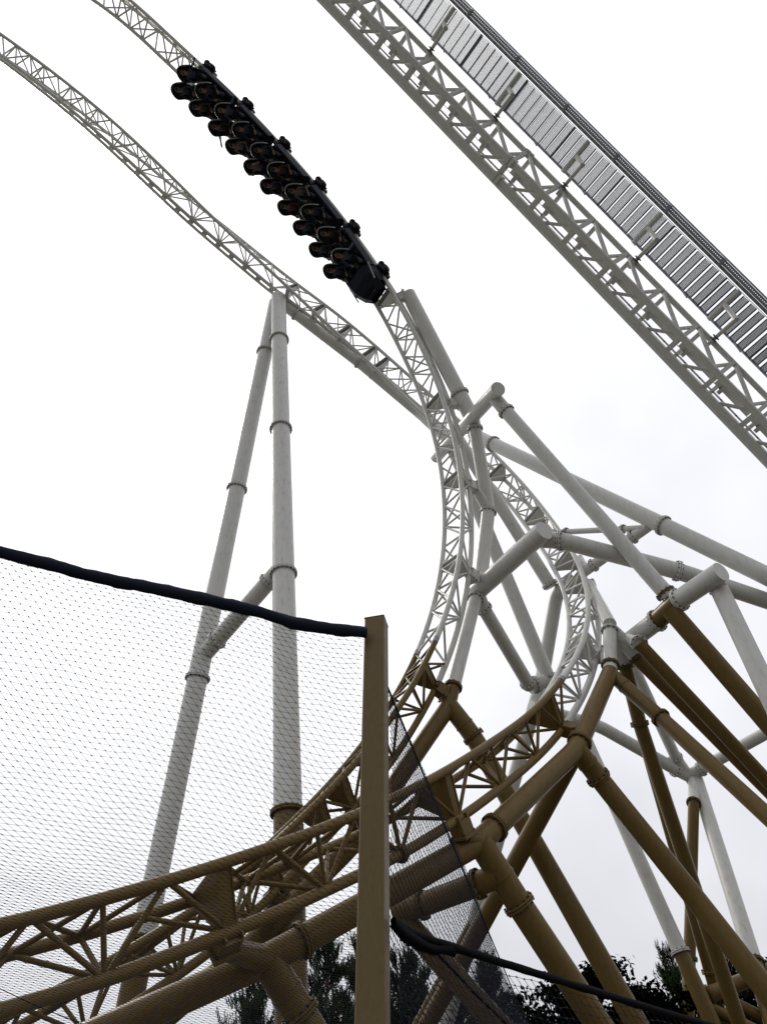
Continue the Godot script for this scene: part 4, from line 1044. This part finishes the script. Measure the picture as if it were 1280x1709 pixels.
func make_riders() -> Array:
	# a seated rider: hips at the origin, facing -z
	var out := []
	for kind in LOOKS:
		var shirt: Color = kind[0]
		var legs: Color = kind[1]
		var hair: Color = kind[2]
		var pose: int = kind[3]
		var skin := Color(0.24, 0.14, 0.105)
		var B := [
			[Vector3(0, 0.05, 0), Vector3(0, 0.22, 0.03), 0.145, 0.14], [Vector3(0, 0.22, 0.03), Vector3(0, 0.42, 0.06), 0.14, 0.15],
			[Vector3(-0.13, 0.47, 0.06), Vector3(0.13, 0.47, 0.06), 0.085, 0.085], [Vector3(0, 0.47, 0.06), Vector3(0, 0.62, 0.04), 0.06, 0.052]]
		for sx in [-1.0, 1.0]:
			B.append([Vector3(sx * 0.09, 0.0, -0.02), Vector3(sx * 0.13, 0.06, -0.43), 0.092, 0.066])
			B.append([Vector3(sx * 0.13, 0.06, -0.43), Vector3(sx * 0.13, -0.32, -0.45), 0.062, 0.042])
			B.append([Vector3(sx * 0.13, -0.35, -0.42), Vector3(sx * 0.14, -0.37, -0.60), 0.042, 0.036])
			var sh := Vector3(sx * 0.2, 0.47, 0.06)
			var el := Vector3(sx * 0.26, 0.25, -0.08)
			var wr := Vector3(sx * 0.17, 0.27, -0.29)
			if pose == 1 and sx > 0:
				el = Vector3(0.36, 0.38, -0.12)
				wr = Vector3(0.56, 0.30, -0.24)
			if pose == 3 and sx < 0:
				el = Vector3(-0.40, 0.44, -0.02)
				wr = Vector3(-0.60, 0.56, -0.14)
			if pose == 2:
				el = Vector3(sx * 0.29, 0.56, -0.10)
				wr = Vector3(sx * 0.25, 0.80, -0.16)
			B.append([sh, el, 0.056, 0.043])
			B.append([el, wr, 0.042, 0.031])
			var fd := (wr - el).normalized()
			var side := Vector3(0, 0, 1) if absf(fd.z) < 0.8 else Vector3(1, 0, 0)
			side = (side - fd * side.dot(fd)).normalized()
			B.append([wr, wr + fd * 0.07, 0.032, 0.034])
			for fi in 4:
				var fo := side * (fi - 1.5) * 0.021
				B.append([wr + fd * 0.07 + fo, wr + fd * (0.14 + 0.012 * (1.5 - absf(fi - 1.3))) + fo * 1.3 - Vector3(0, 0.02, 0), 0.011, 0.009])
			B.append([wr + fd * 0.03, wr + fd * 0.08 + side * 0.055, 0.013, 0.010])
		var mb := MB.new()
		mb.use_c = true
		sdf_mesh(mb, B, 0.024, 0.035, func(p: Vector3) -> Color:
			if p.y > 0.545 and absf(p.x) < 0.1:
				return skin
			if p.y < -0.335:
				return Color(0.03, 0.03, 0.035)
			if p.z < -0.04 and p.y < 0.15 and absf(p.x) < 0.26:
				return legs
			if p.y < 0.06:
				return legs
			if pose == 2 and p.y > 0.58:
				return skin
			if p.z < -0.27:
				return skin
			return shirt)
		var H := Vector3(0, 0.76, 0.03)
		var HB := [[H + Vector3(0, 0.03, 0.015), H + Vector3(0, -0.06, -0.03), 0.098, 0.07], [H + Vector3(0, -0.1, -0.045), H + Vector3(0, -0.1, -0.04), 0.045, 0.045],
			[H + Vector3(0, -0.005, -0.09), H + Vector3(0, -0.035, -0.112), 0.011, 0.016], [H + Vector3(-0.085, -0.01, 0.0), H + Vector3(-0.093, -0.04, 0.0), 0.018, 0.014], [H + Vector3(0.085, -0.01, 0.0), H + Vector3(0.093, -0.04, 0.0), 0.018, 0.014],
			[H + Vector3(0, 0.05, 0.03), H + Vector3(0, -0.04, 0.07), 0.1, 0.07]]
		sdf_mesh(mb, HB, 0.014, 0.016, func(p: Vector3) -> Color:
			var q := p - H
			if q.y > 0.05 or q.z > 0.05 or (q.z > 0.0 and q.y > 0.0):
				return hair
			if q.z < -0.06 and absf(q.y - 0.008) < 0.012 and absf(absf(q.x) - 0.034) < 0.016:
				return Color(0.02, 0.016, 0.014)
			if q.z < -0.07 and absf(q.y + 0.072) < 0.009 and absf(q.x) < 0.028:
				return Color(0.16, 0.05, 0.045)
			return skin)
		out.push_back(mb.mesh(M.person))
	return out

# ---------------------------------------------------------------- net fence
func make_fence() -> void:
	var post := thing("fence_post", "square brown steel post standing in front of the coaster", "post", Vector3(POST[0], 0, POST[1]))
	var mb := MB.new()
	var yaw := Basis(Vector3.UP, POST[2])
	var up := yaw * Vector3(0, 0, 1)
	mb.chan(Vector3.ZERO, Vector3(0, POST[3], 0), up, 0.131, 0.125, 0.007)
	part(post, "shaft", mb.mesh(), M.post)
	var cp := MB.new()
	cp.chan(Vector3(0, POST[3], 0), Vector3(0, POST[3] + 0.006, 0), up, 0.135, 0.129, 0.004)
	part(post, "cap", cp.mesh(), M.post)

func net_sheet(mb: MB, f: Callable, u0: float, u1: float, v1: float, cu: float, cv: float, skew: float, r: float) -> void:
	# f(u, v) places the sheet; one family of cords runs along u, the other slants by skew for each step of v
	var rows := int(v1 / cv)
	var wob := FastNoiseLite.new()
	wob.seed = 17
	wob.frequency = 1.1
	var pt := func(i: int, j: int) -> Vector3:
		var u := clampf(u0 + i * cu + j * skew, u0, u1)
		var g := wob.get_noise_2d(u * 3.0, j * cv * 3.0)
		return f.call(u + g * 0.012, j * cv + 0.028 * sin(u * 1.7) + g * 0.02)
	for j in rows:
		var i0 := int(ceil(-j * skew / cu))
		var i1 := int(floor((u1 - u0 - j * skew) / cu))
		for i in range(i0, i1 + 1):
			var a: Vector3 = pt.call(i, j)
			mb.tube(PackedVector3Array([a, pt.call(i + 1, j)]), r, 3, false)
			if u0 + i * cu + (j + 1) * skew <= u1:
				mb.tube(PackedVector3Array([a, pt.call(i, j + 1)]), r, 3, false)
			mb.box(a, Basis(), Vector3.ONE * r * 4.6)

func rope(parent: Node3D, called: String, pts: Array, r: float, lump: float, m: Material, sd: int) -> void:
	var mb := MB.new()
	var nz := FastNoiseLite.new()
	nz.seed = sd
	nz.frequency = 1.6
	var path := smooth(pts, 24)
	var sides := 14
	var last := 0
	for i in path.size():
		var t := (path[mini(i + 1, path.size() - 1)] - path[maxi(i - 1, 0)]).normalized()
		var x := t.cross(Vector3.UP).normalized()
		var y := x.cross(t)
		for k in sides:
			var a := TAU * k / sides
			var d := x * cos(a) * 0.72 + y * sin(a)
			var rr := r * (1.0 + lump * nz.get_noise_3dv(path[i] * 3.0 + d * 0.8))
			if sin(a) < -0.2:
				rr += r * lump * 1.4 * maxf(0.0, nz.get_noise_3dv(path[i] * 4.0 + Vector3(9, 0, 0)))
			last = mb.vert(path[i] + d * rr, d.normalized())
	for i in path.size() - 1:
		for k in sides:
			var a := i * sides + k
			var b := i * sides + (k + 1) % sides
			mb.tri(a, b, a + sides)
			mb.tri(b, b + sides, a + sides)
	part(parent, called, mb.mesh(), m)

func even(p: PackedVector3Array, count: int) -> PackedVector3Array:
	# the same path in steps of equal length
	var c := Curve3D.new()
	for q in p:
		c.add_point(q)
	var out := PackedVector3Array()
	for i in count + 1:
		out.push_back(c.sample_baked(c.get_baked_length() * i / count))
	return out

func make_nets() -> void:
	var left := thing("safety_net", "wide black diamond net hung from a navy edge rope left of the post", "net", v3(ROPE_L, 0), "safety nets")
	var base := left.position
	var pts := []
	for i in ROPE_L.size() / 3:
		pts.push_back(v3(ROPE_L, i) - base)
	rope(left, "edge_rope", pts, 0.041, 0.3, M.rope, 3)
	var a: Vector3 = pts[0]
	var b: Vector3 = pts[pts.size() - 1]
	var span := (b - a).length()
	var ed := (b - a).normalized()
	var back := Vector3.UP.cross(ed)
	back = Vector3(0.02, 0, -1).normalized()
	var top := even(smooth(pts, 24), 200)
	var sheet := func(u: float, v: float) -> Vector3:
		var w := clampf(u / span, 0.0, 1.0) * (top.size() - 1)
		var i := mini(int(w), top.size() - 2)
		var p: Vector3 = top[i].lerp(top[i + 1], w - i)
		# the sheet hangs, then sags away from the viewer
		var drop := 0.0
		var bk := 0.0
		var ph1 := PI / 2.0
		var lim := 1.9
		var ph0 := 0.10
		if v < lim:
			var q := PI / 2.0 - (PI / 2.0 - ph0) * v / lim
			drop = (cos(q)) * lim / (PI / 2.0 - ph0)
			bk = (1.0 - sin(q)) * lim / (PI / 2.0 - ph0)
		else:
			drop = cos(ph0) * lim / (PI / 2.0 - ph0) + (v - lim) * sin(ph0)
			bk = (1.0 - sin(ph0)) * lim / (PI / 2.0 - ph0) + (v - lim) * cos(ph0)
		return p - Vector3.UP * (drop + 0.03) + back * bk
	var mb := MB.new()
	net_sheet(mb, sheet, 0.02, span - 0.02, 3.9, 0.052, 0.033, 0.031, 0.0011)
	var o := part(left, "netting", mb.mesh(), M.net)
	o.set_meta("kind", "stuff")
	# side panel running back from the post
	var sp := thing("safety_net", "narrow dark net seen edge on right of the post", "net", v3(SIDE, 0), "safety nets")
	var s0 := Vector3.ZERO
	var s1 := v3(SIDE, 1) - sp.position
	var sl := s1.length()
	rope(sp, "edge_rope", [s0, s1 * 0.35 - Vector3.UP * 0.02, s1 * 0.7 - Vector3.UP * 0.02, s1], 0.008, 0.3, M.rope, 8)
	var m2 := MB.new()
	net_sheet(m2, func(u: float, v: float) -> Vector3: return s1 * (u / sl) - Vector3.UP * v + Vector3(0.02 * sin(v * 3.0 + u), 0, 0), 0.0, sl, 3.6, 0.05, 0.045, 0.045, 0.0015)
	var o2 := part(sp, "netting", m2.mesh(), M.net)
	o2.set_meta("kind", "stuff")
	# low panel with the thick padded rope
	var lp := thing("safety_net", "low net under a thick black rope running right from the post", "net", v3(ROPE_R, 0), "safety nets")
	var lpts := []
	for i in ROPE_R.size() / 3:
		lpts.push_back(v3(ROPE_R, i) - lp.position)
	rope(lp, "padded_rope", lpts, 0.020, 0.22, M.cord, 12)
	rope(lp, "lashing", [lpts[0] + Vector3(0.0, 0.0, 0.0), lpts[0].lerp(lpts[1], 0.5) - Vector3.UP * 0.03, lpts[1].lerp(lpts[2], 0.3) - Vector3.UP * 0.04, lpts[1].lerp(lpts[2], 0.9) - Vector3.UP * 0.01], 0.024, 0.9, M.cord, 21)
	var low := even(smooth(lpts, 24), 120)
	var ls := (lpts[lpts.size() - 1] - lpts[0] as Vector3).length()
	var m3 := MB.new()
	net_sheet(m3, func(u: float, v: float) -> Vector3:
		var w := clampf(u / ls, 0.0, 1.0) * (low.size() - 1)
		var i := mini(int(w), low.size() - 2)
		return low[i].lerp(low[i + 1], w - i) - Vector3.UP * (v + 0.02), 0.02, ls - 0.02, 2.6, 0.055, 0.042, 0.036, 0.0015)
	var o3 := part(lp, "netting", m3.mesh(), M.net)
	o3.set_meta("kind", "stuff")
	for q in [[CORD, "frayed_cord", "tattered black cord stretched behind the padded rope", 0.009, 0.9, 31], [WIRE, "steel_wire", "thin black wire across the lower left corner", 0.004, 0.1, 33], [TWINE, "loose_twine", "loose thin twine dangling from the rope end beside the post", 0.0022, 0.2, 35]]:
		var t := thing(q[1], q[2], q[1].split("_")[1], v3(q[0], 0))
		var pp := []
		for i in q[0].size() / 3:
			pp.push_back(v3(q[0], i) - t.position)
		rope(t, "strand", pp, q[3], q[4], M.cord, q[5])

# ---------------------------------------------------------------- trees
func pine_crown(h: float, sd: int, from: float) -> Array:
	rng.seed = sd
	var mb := MB.new()
	mb.use_c = true
	var wood := MB.new()
	wood.tube(PackedVector3Array([Vector3(0, 0, 0), Vector3(0.1, h * 0.5, 0.06), Vector3(0.0, h * 0.97, 0.0)]), 0.2, 8, true, 0.02)
	var y := h * from
	while y < h:
		var f := (h - y) / (h * (1.0 - from))
		var nb := 5 + int(f * 4.0)
		for b in nb:
			var az := rng.randf() * TAU
			var ln := (0.4 + f * 2.5) * rng.randf_range(0.45, 1.25)
			var rise := lerpf(1.1, 0.15, f) + rng.randf_range(-0.12, 0.2)
			var dir := Vector3(cos(az), rise, sin(az)).normalized()
			var o := Vector3(0, y + rng.randf_range(-0.15, 0.15), 0)
			var tip := o + dir * ln
			wood.tube(PackedVector3Array([o, o.lerp(tip, 0.55) - Vector3.UP * 0.06, tip + Vector3.UP * 0.1 * ln]), 0.03 + 0.02 * f, 5, false, 0.01)
			var ns := 7 + int(ln * 13.0)
			for k in ns:
				var tt := rng.randf_range(0.3, 1.05)
				var sp := 0.34 * ln * (1.05 - tt * 0.6)
				var p := o.lerp(tip, tt) + Vector3(rng.randfn(), rng.randfn() * 0.5, rng.randfn()) * sp * 0.5
				var ax := (dir * 0.4 + Vector3.UP * 1.0 + Vector3(rng.randfn(), 0, rng.randfn()) * 0.28).normalized()
				candle(mb, p, ax, rng.randf_range(0.24, 0.55))
		y += h * 0.028
	candle(mb, Vector3(0, h * 0.95, 0), Vector3.UP, 0.6)
	return [mb.mesh(M.needle), wood.mesh()]

func candle(mb: MB, p: Vector3, ax: Vector3, ln: float) -> void:
	# one shoot: needles set all round an upright twig
	var b := along(ax)
	var g := rng.randf_range(0.7, 1.3)
	mb.tint = Color(0.060 * g, 0.090 * g, 0.050 * g)
	var nn := 13
	for k in nn:
		var a := k * 2.4
		var hh := ln * k / nn
		var d := (b.x * cos(a) + b.z * sin(a))
		var q := p + ax * hh
		var e := q + (d * 0.65 + ax * 0.9).normalized() * rng.randf_range(0.10, 0.15)
		var w := ax.cross(d) * 0.022
		var nrm := (d + ax * 0.2).normalized()
		var i0 := mb.vert(q - w, nrm)
		var i1 := mb.vert(q + w, nrm)
		var i2 := mb.vert(e, nrm)
		mb.tri(i0, i1, i2)

func leafy_crown(h: float, rad: float, sd: int) -> Array:
	rng.seed = sd
	var mb := MB.new()
	mb.use_c = true
	var wood := MB.new()
	wood.tube(PackedVector3Array([Vector3(0, 0, 0), Vector3(0.1, h * 0.3, 0), Vector3(0, h * 0.62, 0.1)]), 0.24, 8, true, 0.09)
	for c in 88:
		var d := Vector3(rng.randfn(), rng.randfn() * 0.8 + 0.25, rng.randfn()).normalized()
		var o := Vector3(0, h * 0.68, 0) + d * Vector3(rad, h * 0.31, rad) * rng.randf_range(0.45, 1.05)
		var cr := rng.randf_range(0.35, 0.7)
		wood.tube(PackedVector3Array([Vector3(0, h * rng.randf_range(0.4, 0.6), 0), o * Vector3(0.6, 0.9, 0.6), o]), 0.05, 5, false, 0.012)
		var g := rng.randf_range(0.7, 1.25)
		for k in 150:
			var e := Vector3(clampf(rng.randfn(), -1.7, 1.7), clampf(rng.randfn(), -1.7, 1.7) * 0.8, clampf(rng.randfn(), -1.7, 1.7)) * cr * 0.42
			var p := o + e
			var nr := (e.normalized() + Vector3(rng.randfn(), rng.randfn() + 0.8, rng.randfn()) * 0.6).normalized()
			var b := along(nr)
			var q := g * rng.randf_range(0.8, 1.2)
			mb.tint = Color(0.075 * q, 0.108 * q, 0.042 * q)
			var s := rng.randf_range(0.07, 0.12)
			var rot := rng.randf() * TAU
			var u := (b.x * cos(rot) + b.z * sin(rot)) * s
			var w := (b.z * cos(rot) - b.x * sin(rot)) * s * 0.6
			var i0 := mb.vert(p - u, nr)
			var i1 := mb.vert(p + w + nr * 0.01, nr)
			var i2 := mb.vert(p + u, nr)
			var i3 := mb.vert(p - w + nr * 0.01, nr)
			mb.tri(i0, i1, i2)
			mb.tri(i0, i2, i3)
	return [mb.mesh(M.leaf), wood.mesh()]

func make_trees() -> void:
	var pines := [pine_crown(12.0, 101, 0.42), pine_crown(12.0, 202, 0.42)]
	var leafy := [leafy_crown(11.0, 2.9, 303), leafy_crown(11.0, 2.9, 404)]
	for d in TREES:
		var src: Array = pines[d[6]] if d[0] == "pine_tree" else leafy[d[6]]
		var t := thing(d[0], d[1], "tree", Vector3(d[2], 0, d[3]), d[7])
		var full := 12.0 if d[0] == "pine_tree" else 11.0
		var sc := Basis(Vector3.UP, d[5]).scaled(Vector3.ONE * (d[4] / full))
		part(t, "trunk", src[1], M.bark, Transform3D(sc, Vector3.ZERO))
		part(t, "crown", src[0], null, Transform3D(sc, Vector3.ZERO))

func make_ground() -> void:
	var pm := PlaneMesh.new()
	pm.size = Vector2(1600, 1600)
	var g := MeshInstance3D.new()
	g.name = "ground"
	g.mesh = pm
	g.material_override = M.ground
	add_child(g)
	tag(g, "", "", "", "structure")

func _ready() -> void:
	make_sky()
	make_materials()
	M.panel = mat(null, lin(0.045, 0.035, 0.03), 0.3, 1.0)
	make_ground()
	make_supports()
	make_track("coaster_track", "white track with the train on it turning brown behind the fence post", T1N, T1_CUT, T1_G, T1_BR, 2, T1N.size() / 9 - 4, 0)
	make_track("coaster_track", "track from the far upper left curling down to the near brown run", T2N, T2_CUT, T2_G, T2_BR, 6, T2N.size() / 9 - 3, 37)
	make_lift()
	make_train()
	make_fence()
	make_nets()
	make_trees()
